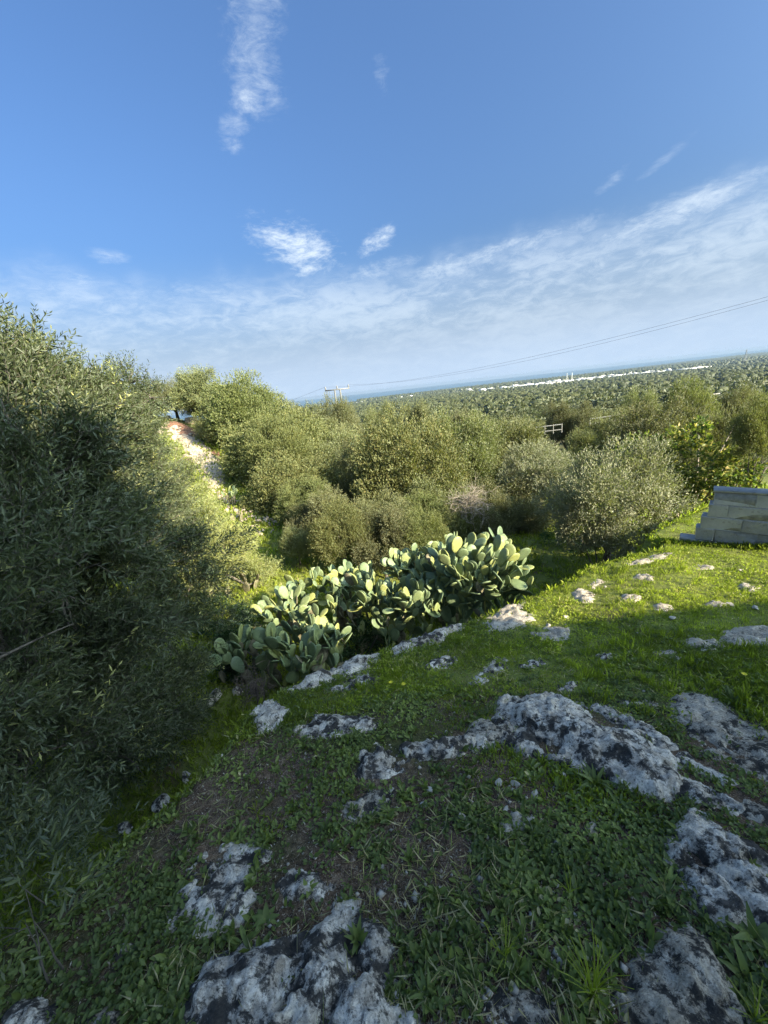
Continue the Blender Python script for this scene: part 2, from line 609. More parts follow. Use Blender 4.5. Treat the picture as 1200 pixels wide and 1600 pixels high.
def rock_mat(name, white, mid, dark, blk=.46, scale=1.0, soil=.0, black_sharp=True):
    """lichen-spotted limestone"""
    m, t, out = new_mat(name)
    co = objcoord(t)
    n1 = noise(t, co, 5.5 * scale, 7, .68, .1)
    n2 = noise(t, co, 19 * scale, 8, .75, .0)
    n3 = noise(t, co, 2.3 * scale, 4, .6, 0)
    n4 = noise(t, co, 75 * scale, 4, .7)
    n5 = noise(t, co, 11 * scale, 9, .80, .15)
    base = ramp(t, n2, [(.30, dark), (.45, mid), (.62, tuple(x * 1.25 for x in mid))])
    crust = maprange(t, math_node(t, 'ADD', math_node(t, 'MULTIPLY', n5, .7), math_node(t, 'MULTIPLY', n3, .3)), .485, .53)
    base = mixc(t, math_node(t, 'MULTIPLY', crust, .85), base, white)
    base = mixc(t, maprange(t, n1, .55, .66, 0, .5), base, (.40, .32, .22))
    och = noise(t, co, 14 * scale, 7, .78, .1)
    base = mixc(t, maprange(t, och, .655, .70, 0, .75), base, (.36, .24, .10))
    # blackish lichen with a crumbling edge
    q = math_node(t, 'ADD', math_node(t, 'MULTIPLY', noise(t, co, 9.5 * scale, 9, .78, .12), .70), math_node(t, 'MULTIPLY', n3, .30))
    b = maprange(t, q, blk + .016, blk - .028)
    q2 = noise(t, co, 30 * scale, 6, .7, .0)
    b2 = maprange(t, q2, .42, .385)
    b3 = maprange(t, noise(t, co, 120 * scale, 2, .6), .40, .34)
    bb = math_node(t, 'MAXIMUM', math_node(t, 'MAXIMUM', b, math_node(t, 'MULTIPLY', b2, .8)), math_node(t, 'MULTIPLY', b3, .5))
    base = mixc(t, math_node(t, 'MULTIPLY', bb, .90), base, (.022, .021, .019))
    base = mixc(t, 1.0, base, ramp(t, n4, [(.3, (.60, .60, .60)), (.65, (1.2, 1.2, 1.2))]), 'MULTIPLY')
    p = N(t, 'ShaderNodeBsdfPrincipled')
    p.inputs['Roughness'].default_value = .93
    p.inputs['Specular IOR Level'].default_value = .2
    t.links.new(base, p.inputs['Base Color'])
    bp = N(t, 'ShaderNodeBump')
    bp.inputs['Strength'].default_value = .8
    bp.inputs['Distance'].default_value = .02
    h = math_node(t, 'ADD', math_node(t, 'MULTIPLY', n2, .7), math_node(t, 'MULTIPLY', n4, .3))
    t.links.new(h, bp.inputs['Height'])
    t.links.new(bp.outputs[0], p.inputs['Normal'])
    t.links.new(p.outputs[0], out.inputs[0])
    return m


M['limestone'] = rock_mat('limestone', (.76, .68, .55), (.40, .345, .27), (.17, .14, .105), blk=.478)
M['limestone_dark'] = rock_mat('limestone_dark', (.54, .47, .36), (.31, .26, .19), (.16, .13, .095), blk=.480, scale=1.5)
M['limestone_flat'] = rock_mat('limestone_flat', (.54, .48, .38), (.37, .32, .24), (.22, .18, .13), blk=.40, scale=.9)


def plain_mat(name, col, rough=.8, n_amt=.25, scale=6, metal=0, bump=.0):
    m, t, out = new_mat(name)
    co = objcoord(t)
    n = noise(t, co, scale, 5, .6)
    lo = tuple(c * (1 - n_amt) for c in col)
    hi = tuple(min(1, c * (1 + n_amt)) for c in col)
    p = N(t, 'ShaderNodeBsdfPrincipled')
    p.inputs['Roughness'].default_value = rough
    p.inputs['Metallic'].default_value = metal
    t.links.new(ramp(t, n, [(.3, lo), (.7, hi)]), p.inputs['Base Color'])
    if bump:
        b = N(t, 'ShaderNodeBump')
        b.inputs['Strength'].default_value = .7
        b.inputs['Distance'].default_value = bump
        t.links.new(n, b.inputs['Height'])
        t.links.new(b.outputs[0], p.inputs['Normal'])
    t.links.new(p.outputs[0], out.inputs[0])
    return m


M['pebble'] = plain_mat('pebble', (.44, .39, .31), .9, .3, 12, 0, .004)
M['white_wash'] = plain_mat('white_wash', (.78, .77, .73), .8, .05, .3)
M['grey_wash'] = plain_mat('grey_wash', (.55, .52, .47), .8, .15, .1)
M['rail_white'] = plain_mat('rail_white', (.24, .23, .205), .7, .08, 2)
M['wood_pole'] = plain_mat('wood_pole', (.30, .28, .25), .8, .2, 2)
M['wire'] = plain_mat('wire', (.10, .10, .11), .5, .1, 2)
M['galvanised'] = plain_mat('galvanised', (.19, .19, .18), .5, .1, 2, 0)
M['red_earth'] = plain_mat('red_earth', (.22, .115, .070), .95, .4, 3, 0, .05)
M['hill_stone'] = plain_mat('hill_stone', (.40, .32, .235), .9, .35, 2.5, 0, .03)
M['petal'] = plain_mat('petal', (.80, .66, .03), .6, .1, 20)
M['door_wood'] = plain_mat('door_wood', (.16, .09, .05), .6, .2, 4)
M['glass_dark'] = plain_mat('glass_dark', (.03, .035, .04), .1, .1, 1)


def pad_mat():
    m, t, out = new_mat('cactus_pad')
    co = objcoord(t)
    oi = N(t, 'ShaderNodeObjectInfo')
    v = N(t, 'ShaderNodeTexVoronoi')
    v.inputs['Scale'].default_value = 28
    v.inputs['Randomness'].default_value = .45
    t.links.new(co, v.inputs['Vector'])
    dot = maprange(t, v.outputs['Distance'], .10, .22, 1, 0)
    c = ramp(t, oi.outputs['Random'], [(0, (.125, .175, .090)), (.45, (.175, .225, .105)), (.8, (.240, .275, .100)), (1, (.32, .33, .10))])
    n = noise(t, co, 5, 4, .6)
    c = mixc(t, 1.0, c, ramp(t, n, [(.3, (.75, .78, .8)), (.7, (1.18, 1.15, 1.1))]), 'MULTIPLY')
    n5 = noise(t, co, 14, 4, .7)
    c = mixc(t, maprange(t, n5, .66, .73, 0, .7), c, (.30, .23, .12))
    c = mixc(t, math_node(t, 'MULTIPLY', dot, .75), c, (.50, .48, .34))
    # bloom makes the skin waxy and pale at a glance
    lw = N(t, 'ShaderNodeLayerWeight')
    lw.inputs[0].default_value = .35
    p = N(t, 'ShaderNodeBsdfPrincipled')
    p.inputs['Roughness'].default_value = .48
    p.inputs['Specular IOR Level'].default_value = .4
    t.links.new(c, p.inputs['Base Color'])
    b = N(t, 'ShaderNodeBump')
    b.inputs['Strength'].default_value = .35
    b.inputs['Distance'].default_value = .01
    t.links.new(math_node(t, 'ADD', dot, n), b.inputs['Height'])
    t.links.new(b.outputs[0], p.inputs['Normal'])
    t.links.new(p.outputs[0], out.inputs[0])
    return m


M['pad'] = pad_mat()


def ground_mat():
    m, t, out = new_mat('ground_soil_and_turf')
    co = objcoord(t)
    gr = attr(t, 'tint')            # 0 bare soil .. 1 turf
    n0 = noise(t, co, .9, 5, .6, .3)
    n1 = noise(t, co, 7, 6, .7, .3)
    n2 = noise(t, co, 40, 5, .7)
    nb = noise(t, co, 160, 3, .7)
    soil = ramp(t, n1, [(.3, (.070, .045, .028)), (.55, (.150, .100, .062)), (.75, (.25, .19, .13))])
    soil = mixc(t, 1.0, soil, ramp(t, n2, [(.35, (.45, .45, .45)), (.65, (1.5, 1.45, 1.4))]), 'MULTIPLY')
    soil = mixc(t, maprange(t, nb, .58, .64, 0, .85), soil, (.40, .34, .26))
    soil = mixc(t, maprange(t, nb, .42, .36, 0, .7), soil, (.025, .018, .012))
    moss = ramp(t, n2, [(.3, (.030, .040, .010)), (.7, (.085, .105, .022))])
    base = mixc(t, maprange(t, n0, .42, .60, 0, .75), soil, moss)
    turf = ramp(t, n1, [(.25, (.14, .145, .040)), (.6, (.22, .24, .055)), (.85, (.34, .29, .13))])
    turf = mixc(t, maprange(t, n2, .35, .65, 0, .5), turf, (.09, .115, .035))
    turf = mixc(t, 1.0, turf, ramp(t, noise(t, co, 95, 4, .75), [(.35, (.42, .50, .40)), (.62, (1.45, 1.40, 1.3))]), 'MULTIPLY')
    near = mixc(t, maprange(t, math_node(t, 'ADD', gr, math_node(t, 'MULTIPLY_ADD', n0, .5, -.25)), .35, .65), base, turf)
    # far plain: dark grove texture, pale tracks of soil
    f1 = noise(t, co, .035, 6, .65)
    far = ramp(t, f1, [(.30, (.035, .046, .020)), (.52, (.060, .070, .030)), (.68, (.11, .095, .055)), (.82, (.20, .155, .10))])
    sp = N(t, 'ShaderNodeVectorMath', operation='LENGTH')
    t.links.new(co, sp.inputs[0])
    c = mixc(t, maprange(t, sp.outputs['Value'], 22, 60), near, far)
    p = N(t, 'ShaderNodeBsdfPrincipled')
    p.inputs['Roughness'].default_value = .95
    p.inputs['Specular IOR Level'].default_value = .15
    t.links.new(c, p.inputs['Base Color'])
    b = N(t, 'ShaderNodeBump')
    b.inputs['Strength'].default_value = .9
    b.inputs['Distance'].default_value = .02
    t.links.new(math_node(t, 'ADD', n1, math_node(t, 'MULTIPLY', n2, .5)), b.inputs['Height'])
    t.links.new(b.outputs[0], p.inputs['Normal'])
    t.links.new(p.outputs[0], out.inputs[0])
    return m


M['ground'] = ground_mat()


def sea_mat():
    m, t, out = new_mat('sea_water')
    p = N(t, 'ShaderNodeBsdfPrincipled')
    p.inputs['Base Color'].default_value = (.05, .11, .16, 1)
    p.inputs['Roughness'].default_value = .35
    p.inputs['IOR'].default_value = 1.33
    co = objcoord(t)
    b = N(t, 'ShaderNodeBump')
    b.inputs['Strength'].default_value = .4
    b.inputs['Distance'].default_value = 1.0
    t.links.new(noise(t, co, .05, 4), b.inputs['Height'])
    t.links.new(b.outputs[0], p.inputs['Normal'])
    t.links.new(p.outputs[0], out.inputs[0])
    return m


M['sea'] = sea_mat()


def masonry_mat():
    m, t, out = new_mat('weathered_tufa')
    co = objcoord(t)
    n1 = noise(t, co, 1.6, 6, .65)
    n2 = noise(t, co, 12, 6, .7)
    n3 = noise(t, co, 55, 3, .7)
    oi = N(t, 'ShaderNodeObjectInfo')
    shift = N(t, 'ShaderNodeVectorMath', operation='ADD')
    t.links.new(co, shift.inputs[0])
    t.links.new(oi.outputs['Random'], shift.inputs[1])
    n1 = math_node(t, 'ADD', n1, math_node(t, 'MULTIPLY_ADD', oi.outputs['Random'], .16, -.08))
    c = ramp(t, n1, [(.3, (.26, .25, .225)), (.5, (.38, .37, .335)), (.7, (.52, .505, .465))])
    c = mixc(t, maprange(t, n2, .53, .68, 0, .7), c, (.20, .18, .15))
    c = mixc(t, maprange(t, n3, .62, .72, 0, .6), c, (.52, .50, .46))
    p = N(t, 'ShaderNodeBsdfPrincipled')
    p.inputs['Roughness'].default_value = .95
    t.links.new(c, p.inputs['Base Color'])
    b = N(t, 'ShaderNodeBump')
    b.inputs['Strength'].default_value = .8
    b.inputs['Distance'].default_value = .015
    t.links.new(math_node(t, 'ADD', n2, math_node(t, 'MULTIPLY', n3, .4)), b.inputs['Height'])
    t.links.new(b.outputs[0], p.inputs['Normal'])
    t.links.new(p.outputs[0], out.inputs[0])
    return m


M['masonry'] = masonry_mat()
M['mortar'] = plain_mat('mortar', (.31, .30, .27), .95, .3, 14, 0, .01)

# ------------------------------------------------------------------ terrain
angs = np.concatenate([np.linspace(-64, 64, 430), np.linspace(68, 292, 46)])
angs = np.radians(angs)
radii = np.concatenate([[0.0], np.geomspace(0.22, 18500, 350)])
A_, R_ = np.meshgrid(angs, radii)
X, Y = (np.sin(A_) * R_), (np.cos(A_) * R_)


def grassiness(x, y):
    r = np.hypot(x, y)
    g = sstep(2.1, 3.4, r + 0.5 * fbm(x, y, .8, 2, 71))
    g = g * (0.75 + 0.5 * fbm(x, y, 1.3, 3, 72))
    return np.clip(g, 0, 1)


Z = zt(X, Y)
V = np.stack([X, Y, Z], -1).reshape(-1, 3)
nr, na = X.shape
ii, jj = np.meshgrid(np.arange(nr - 1), np.arange(na), indexing='ij')
j2 = (jj + 1) % na
F = np.stack([ii * na + jj, ii * na + j2, (ii + 1) * na + j2, (ii + 1) * na + jj], -1).reshape(-1, 4)[:, ::-1]
me = mesh_np('ground', V, F, [M['ground']], grassiness(V[:, 0], V[:, 1]), smooth=True)
tag(link('ground', me), kind='structure')

s = 19000.0
me = mesh_np('sea', [(-s, -s, -100), (s, -s, -100), (s, s, -100), (-s, s, -100)], [(0, 1, 2, 3)], [M['sea']])
tag(link('sea', me), kind='structure')

# haze: one closed box of pale air
H0, H1, HS = -112.0, 16.0, 19200.0
hv = [(x, y, z) for z in (H0, H1) for x, y in ((-HS, -HS), (HS, -HS), (HS, HS), (-HS, HS))]
hf = [(0, 3, 2, 1), (4, 5, 6, 7), (0, 1, 5, 4), (1, 2, 6, 5), (2, 3, 7, 6), (3, 0, 4, 7)]
hm, ht, hout = new_mat('pale_air')
pv = N(ht, 'ShaderNodeVolumePrincipled')
pv.inputs['Color'].default_value = (.32, .43, .56, 1)
pv.inputs['Density'].default_value = 0.00006
pv.inputs['Anisotropy'].default_value = 0.1
ht.links.new(pv.outputs[0], hout.inputs['Volume'])
tag(link('haze', mesh_np('haze', hv, hf, [hm])), 'pale blue haze softening the distant plain and coast', kind='stuff')

# ------------------------------------------------------------------ house behind the viewpoint, whose shade covers the foreground
def box_np(x0, x1, y0, y1, z0, z1):
    V = np.array([(x, y, z) for z in (z0, z1) for x, y in ((x0, y0), (x1, y0), (x1, y1), (x0, y1))], float)
    F = np.array([(0, 3, 2, 1), (4, 5, 6, 7), (0, 1, 5, 4), (1, 2, 6, 5), (2, 3, 7, 6), (3, 0, 4, 7)])
    return V, F


def boxes(name, lst, mats, parent=None, **kw):
    Vs, Fs, n = [], [], 0
    for b in lst:
        v, f = box_np(*b)
        Vs.append(v)
        Fs.append(f + n)
        n += 8
    return link(name, mesh_np(name, np.vstack(Vs), np.vstack(Fs), mats), parent, **kw)


house = thing('farmhouse', (0, -3.5, 0), 'whitewashed flat roofed farmhouse standing right behind the viewpoint', 'house')
boxes('wall', [(3.0, 11.0, -9, 0, -.6, 7.2)], [M['white_wash']], house)
boxes('wing_wall', [(11.003, 30, -9, 0, -.6, 4.82)], [M['white_wash']], house)
boxes('parapet', [(2.9, 11.1, -.35, .05, 7.203, 7.4), (11.103, 30.1, -.35, .05, 4.823, 4.97)], [M['white_wash']], house)
boxes('door', [(6.4, 7.4, .003, .05, -.05, 2.1)], [M['door_wood']], house)
for wx in (4.2, 9.0, 13, 18):
    w = boxes('window', [(wx, wx + .9, .003, .04, 1.0, 2.2)], [M['glass_dark']], house)

# ------------------------------------------------------------------ rocks
ROCK_POLYS = []
ROCK_SD = []


def smooth_poly(pts, k=2):
    pts = [tuple(p) for p in pts]
    for _ in range(k):
        q = []
        for i in range(len(pts)):
            a, b = np.array(pts[i]), np.array(pts[(i + 1) % len(pts)])
            q += [tuple(a * .75 + b * .25), tuple(a * .25 + b * .75)]
        pts = q
    return pts


def rock(px, h, label, mat='limestone', rough=1.0, edge=.10, name='limestone_outcrop', seed=0, tilt=0.0, group=None):
    h = max(h, .055)
    P = [ground(*p) for p in px]
    P = [(p.x, p.y) for p in P if p is not None]
    P = smooth_poly(P, 2)
    a = np.array(P)
    cx, cy_ = a.mean(0)
    dist = math.hypot(cx, cy_)
    res = max(.0085, .0045 * math.hypot(dist, 1.6))
    x0, y0 = a.min(0) - .08
    x1, y1 = a.max(0) + .08
    gx, gy = np.meshgrid(np.arange(x0, x1, res), np.arange(y0, y1, res), indexing='ij')
    wx = gx + .050 * fbm(gx, gy, 13, 4, 100 + seed, .65) + .07 * fbm(gx, gy, 3, 2, 200 + seed)
    wy = gy + .050 * fbm(gx, gy, 13, 4, 300 + seed, .65) + .07 * fbm(gx, gy, 3, 2, 400 + seed)
    d, ins = seg_dist(wx, wy, P)
    sd = np.where(ins, d, -d) + .022
    up = np.clip(sd / edge, 0, 1)
    prof = .55 * (1 - (1 - up) ** 2.6) + .45 * sstep(.0, 1.0, np.clip(sd / (edge * 3.2), 0, 1) + .25 * fbm(gx, gy, 4.5, 3, 900 + seed))
    ridg = 1 - np.abs(fbm(gx, gy, 3.2, 5, 500 + seed, .6)) * 2.2
    pits = sstep(.08, .40, fbm(gx, gy, 8.5, 4, 600 + seed, .6))
    small = fbm(gx, gy, 24, 4, 700 + seed, .65)
    crack = sstep(.10, .0, np.abs(fbm(gx, gy, 2.1, 2, 800 + seed)))
    z = zt(gx, gy) - .025 + (h * .74 + .025) * prof * (.66 + .46 * ridg * rough)
    z = z + up * (rough * (-.045 * pits * min(1, h * 9) + .020 * small - .03 * crack * min(1, h * 9)))
    z = z + tilt * up * ((gx - cx) * .3 + (gy - cy_) * .5)
    n, m_ = gx.shape
    V = np.stack([gx - cx, gy - cy_, z], -1).reshape(-1, 3)
    i, j = np.meshgrid(np.arange(n - 1), np.arange(m_ - 1), indexing='ij')
    F = np.stack([i * m_ + j, (i + 1) * m_ + j, (i + 1) * m_ + j + 1, i * m_ + j + 1], -1).reshape(-1, 4)
    keep = (sd.ravel()[F] > -.015).any(1)
    F = F[keep]
    used = np.unique(F)
    remap = -np.ones(len(V), int)
    remap[used] = np.arange(len(used))
    V = V[used]
    z0 = V[:, 2].min()
    V[:, 2] -= z0
    o = link(name, mesh_np(name, V, remap[F], [M[mat]], smooth=True), loc=(cx, cy_, z0))
    tag(o, label, 'rock', group)
    ROCK_POLYS.append(P)
    return o


ROCKS = [
    ([(240, 1640), (300, 1530), (370, 1485), (430, 1472), (480, 1445), (530, 1400), (575, 1412), (612, 1465), (608, 1530), (630, 1590), (640, 1660), (440, 1690)], .15,
     'large pale boulder with black lichen patches at the bottom centre beside low weeds', 'limestone', .12),
    ([(285, 1345), (325, 1303), (372, 1312), (405, 1312), (412, 1350), (385, 1380), (395, 1420), (350, 1460), (300, 1455), (262, 1440), (285, 1390)], .10,
     'mottled grey rock above the big bottom boulder, to its upper left', 'limestone', .10),
    ([(415, 1395), (445, 1368), (500, 1362), (535, 1364), (532, 1388), (470, 1402), (430, 1425)], .06,
     'small low rock wedged between the two mottled boulders at lower left', 'limestone', .06),
    ([(945, 1530), (985, 1478), (1040, 1442), (1105, 1436), (1135, 1480), (1175, 1550), (1200, 1650), (1060, 1690), (960, 1650)], .13,
     'round black speckled boulder at the bottom right corner', 'limestone_dark', .14),
    ([(1045, 1352), (1055, 1290), (1062, 1262), (1110, 1275), (1160, 1310), (1230, 1340), (1290, 1420), (1290, 1500), (1200, 1470), (1150, 1455), (1095, 1420)], .11,
     'broad grey lichen rock at the right edge above the speckled boulder', 'limestone', .10),
    ([(545, 1195), (560, 1168), (610, 1158), (650, 1148), (700, 1150), (735, 1140), (775, 1150), (770, 1172), (700, 1180), (655, 1195), (640, 1222), (590, 1230), (555, 1228)], .13,
     'rugged dark pitted rock forming the left end of the long ridge', 'limestone', .09),
    ([(765, 1112), (800, 1088), (835, 1092), (870, 1086), (905, 1105), (960, 1125), (1010, 1150), (1050, 1180), (1085, 1225), (1090, 1252), (1040, 1265), (1000, 1240), (950, 1222), (900, 1205), (850, 1190), (790, 1172), (770, 1150)], .13,
     'long white limestone ridge curving across the middle of the foreground', 'limestone', .09),
    ([(455, 1140), (490, 1122), (530, 1114), (575, 1118), (600, 1128), (560, 1140), (520, 1150), (470, 1158)], .08,
     'light grey knobbly rock left of the long ridge', 'limestone', .06),
    ([(388, 1132), (395, 1108), (430, 1100), (455, 1106), (440, 1128), (405, 1152)], .09,
     'white topped rock at the left tip of the terrace edge', 'limestone', .06),
    ([(450, 1082), (475, 1062), (520, 1045), (560, 1026), (600, 1016), (610, 1026), (570, 1045), (520, 1062), (470, 1086)], .09,
     'pale strip of edge rock below the shaded cacti', 'limestone', .06),
    ([(605, 1018), (650, 998), (700, 980), (730, 968), (738, 980), (700, 996), (650, 1015), (615, 1030)], .07,
     'white edge rock below the middle cacti', 'limestone', .06),
    ([(735, 972), (770, 955), (815, 950), (838, 960), (825, 980), (790, 984), (750, 990)], .06,
     'flat whitish rock at the foot of the tallest cactus', 'limestone_flat', .06),
    ([(510, 1078), (545, 1060), (600, 1052), (598, 1066), (560, 1072), (520, 1088)], .04,
     'thin pale slab just in front of the terrace edge', 'limestone', .05),
    ([(728, 1068), (745, 1045), (775, 1030), (800, 1030), (790, 1048), (750, 1070)], .06,
     'slanting pale slab in the shaded grass behind the ridge', 'limestone', .05),
    ([(1030, 1092), (1070, 1080), (1120, 1092), (1160, 1120), (1210, 1150), (1290, 1200), (1290, 1250), (1200, 1230), (1150, 1205), (1090, 1180), (1060, 1140)], .05,
     'wide brown grey bedrock sheet at the right edge of the shade', 'limestone_dark', .08),
    ([(1115, 1002), (1130, 984), (1180, 976), (1250, 985), (1260, 1005), (1200, 1012), (1150, 1010)], .03,
     'flat tan slab at the right edge just inside the shadow', 'limestone_flat', .05),
    ([(1055, 1005), (1080, 997), (1135, 1003), (1125, 1012), (1075, 1014)], .03,
     'narrow flat slab left of the tan slab in the shadow', 'limestone_flat', .05),
    ([(1012, 1022), (1030, 1014), (1062, 1020), (1055, 1030), (1030, 1030)], .03, 'small bare slab in shaded grass near the shadow line', 'limestone_flat', .04),
    ([(975, 885), (1000, 872), (1035, 862), (1060, 864), (1040, 874), (1000, 884)], .04, 'sunlit pale slab in front of the low wall end', 'limestone_flat', .06),
    ([(1080, 890), (1092, 882), (1120, 884), (1112, 892)], .03, 'small sunlit slab below the masonry wall', 'limestone_flat', .05),
    ([(1145, 916), (1160, 908), (1190, 914), (1180, 922), (1158, 922)], .03, 'sunlit stone patch near the right edge in bright grass', 'limestone_flat', .05),
    ([(915, 912), (940, 904), (962, 910), (950, 918), (925, 920)], .03, 'little sunlit slab in the middle of the bright lawn', 'limestone_flat', .05),
    ([(980, 905), (1005, 897), (1030, 900), (1010, 910)], .02, 'thin tan slab showing through the bright lawn', 'limestone_flat', .05),
    ([(885, 930), (900, 920), (935, 928), (930, 944), (900, 942)], .05, 'brown sunlit rock near the lawn edge beside tall grass', 'limestone_flat', .05),
    ([(800, 1040), (830, 1030), (870, 1034), (860, 1044), (820, 1046)], .04, 'pale low rock in the shaded grass right of the slanting slab', 'limestone', .04),
    ([(872, 1080), (885, 1066), (905, 1066), (912, 1076), (895, 1086)], .05, 'little grey rock just behind the crest of the white ridge', 'limestone', .04),
    ([(930, 1030), (945, 1022), (965, 1028), (950, 1036)], .04, 'small pale stone slab beside the curving shadow edge', 'limestone', .04),
    ([(960, 1098), (990, 1090), (1020, 1098), (1000, 1108), (970, 1106)], .04, 'low grey rock among grass above the ridge', 'limestone', .04),
    ([(530, 1060), (560, 1045), (590, 1040), (590, 1048), (555, 1058)], .03, 'short white rock strip parallel to the edge', 'limestone', .04),
    ([(0, 1600), (30, 1572), (80, 1560), (90, 1590), (40, 1640), (0, 1640)], .07, 'whitish rock in the bottom left corner', 'limestone', .06),
    ([(200, 1490), (215, 1462), (240, 1450), (245, 1465), (222, 1490)], .07, 'small bluish stone on the left slope', 'limestone', .04),
    ([(120, 1600), (150, 1590), (200, 1620), (170, 1650), (110, 1640)], .06, 'low stone in dry grass at the bottom left', 'limestone_dark', .05),
    ([(735, 1530), (790, 1520), (860, 1560), (890, 1610), (850, 1660), (760, 1640)], .04, 'dark flat rock sunk in weeds at the bottom between boulders', 'limestone_dark', .08),
    ([(540, 1255), (570, 1230), (620, 1232), (610, 1262), (570, 1285)], .05, 'crumbly brown rock below the dark end of the ridge', 'limestone_dark', .07),
    ([(770, 1272), (790, 1262), (820, 1268), (818, 1284), (785, 1288)], .05, 'pinkish broken stone in moss below the ridge', 'limestone_flat', .04),
    ([(900, 1095), (960, 1108), (1040, 1148), (1100, 1188), (1150, 1212), (1130, 1228), (1060, 1192), (980, 1142), (910, 1112)], .07,
     'narrow grey strip of rock running parallel above the white ridge', 'limestone', .05),
    ([(1050, 1205), (1110, 1222), (1180, 1262), (1170, 1290), (1090, 1262), (1055, 1240)], .07,
     'broken grey rock where the ridge meets the right hand rock', 'limestone', .06),
    ([(700, 1162), (745, 1128), (790, 1118), (800, 1150), (770, 1172), (725, 1176)], .08,  # dark stone laid where the ridge has a dark hollow
     'dark rock standing for the dark hollow between the two halves of the ridge', 'limestone_dark', .07),
    ([(278, 676), (300, 680), (330, 700), (352, 735), (352, 762), (328, 764), (305, 724), (285, 698)], .35,
     'pale weathered rock face on the hill below the red earth', 'hill_stone', .5),
    ([(905, 1300), (925, 1292), (940, 1304), (925, 1312)], .02, 'little flat stone in the clover below the ridge', 'limestone_flat', .03),
    ([(1085, 945), (1110, 938), (1140, 944), (1120, 952)], .02, 'thin sunlit slab just above the shadow line on the right', 'limestone_flat', .04),
    ([(1010, 948), (1035, 942), (1060, 948), (1040, 956)], .02, 'small sunlit slab above the shadow line', 'limestone_flat', .04),
    ([(960, 935), (985, 928), (1005, 934), (985, 942)], .02, 'little pale slab in the middle of the lit lawn', 'limestone_flat', .04),
    ([(830, 985), (865, 975), (900, 985), (880, 1000), (845, 1002)], .03, 'pale flat rock in turf just inside the shade near the edge', 'limestone_flat', .05),
    ([(650, 1040), (690, 1025), (720, 1030), (700, 1045), (665, 1052)], .03, 'small pale slab in turf behind the middle edge rock', 'limestone', .04),
    ([(1110, 1240), (1160, 1232), (1220, 1262), (1280, 1300), (1270, 1330), (1200, 1310), (1140, 1280)], .05, 'grey stony sheet between the ridge and the right edge', 'limestone_dark', .07),
]
for i, (px, h, lab, mt, ed) in enumerate(ROCKS):
    rock(px, h, lab, mt, edge=ed, seed=i * 7)


def rough_stone(r, seed, flat=.6):
    """small broken stone, a displaced low sphere"""
    import bmesh
    bm = bmesh.new()
    bmesh.ops.create_icosphere(bm, subdivisions=2, radius=1)
    rs = random.Random(seed)
    pl = [(Vector((rs.gauss(0, 1), rs.gauss(0, 1), rs.gauss(0, 1))).normalized(), rs.uniform(.32, .80)) for _ in range(11)]
    sx, sy = rs.uniform(.8, 1.3), rs.uniform(.7, 1.0)
    for v in bm.verts:
        for n, d in pl:
            e = v.co.dot(n) - d
            if e > 0:
                v.co -= n * e
        v.co = Vector((v.co.x * sx * r, v.co.y * sy * r, v.co.z * flat * r))
    me = bpy.data.meshes.new('stone')
    bm.to_mesh(me)
    bm.free()
    return me


# boulders down under the big olive and beside the cacti
for i, (u, v, r, lab) in enumerate([(95, 1282, .22, 'grey boulder in deep shade beneath the near olive'), (255, 1256, .16, 'pale boulder at the foot of the near olive beside the slope'),
                                    (292, 1218, .12, 'bluish upright stone in shade left of the terrace'), (330, 1098, .2, 'lichen covered boulder left of the dead twig heap'),
                                    (372, 1080, .15, 'small boulder leaning on the dead twig heap'), (195, 1300, .10, 'small grey stone under the olive foliage')]):
    p = ground(u, v)
    me = rough_stone(r, 50 + i, .75)
    me.materials.append(M['limestone'])
    o = link('boulder', me, loc=(p.x, p.y, p.z + r * .3), rot=(0, .2, i * 1.3))
    tag(o, lab, 'rock')

PEB = [(722, 1278, 12, 'round whitish stone alone in the weeds below the ridge'), (672, 1238, 9, 'angular white chip beside the moss patch'), (612, 1236, 7, 'small pale stone under the dark ridge end'),
       (835, 1243, 12, 'cream stone below the white ridge'), (790, 1266, 8, 'small white stone on the pinkish broken stone'), (806, 1226, 12, 'flat pinkish stone just under the ridge'),
       (780, 1224, 10, 'rounded tan stone next to the flat pinkish stone'), (662, 1258, 9, 'brownish stone near the mossy soil'), (827, 1400, 8, 'white stone in the clover at centre right'),
       (598, 1355, 7, 'pinkish pebble in the weeds'), (1158, 1338, 10, 'cream coloured stone lying on the right grey rock'), (1015, 1420, 7, 'pebble near the right grey rock'),
       (468, 1258, 6, 'lone pebble on the left slope'), (545, 1262, 8, 'long tan pebble below the ridge end'), (1180, 952, 10, 'sunlit tan stone at the shadow line on the right'),
       (1140, 945, 7, 'small pale stone on the lit lawn near the shadow line'), (1158, 893, 6, 'grey stone on the lit lawn'), (885, 965, 7, 'white stone on the shadow line'),
       (856, 978, 6, 'small stone beside the foot of the lawn edge'), (1050, 968, 8, 'pale stones at the shadow line centre'), (1026, 955, 7, 'tan stone at the shadow line'),
       (288, 1546, 6, 'white pebble left of the large boulder'), (365, 1535, 6, 'tan pebble above the large boulder'), (1100, 1018, 6, 'pale pebble in the shade near the narrow slab')]
for i, (u, v, w, lab) in enumerate(PEB):
    p = ground(u, v)
    dep = p.y * cP - (p.z - EYE) * sP
    r = w * dep / FPX * .8
    me = rough_stone(r, 90 + i)
    me.materials.append(M['pebble'])
    o = link('stone', me, loc=(p.x, p.y, p.z + r * .35), rot=(random.uniform(-.2, .2), random.uniform(-.2, .2), random.uniform(0, 6)))
    tag(o, lab, 'stone')


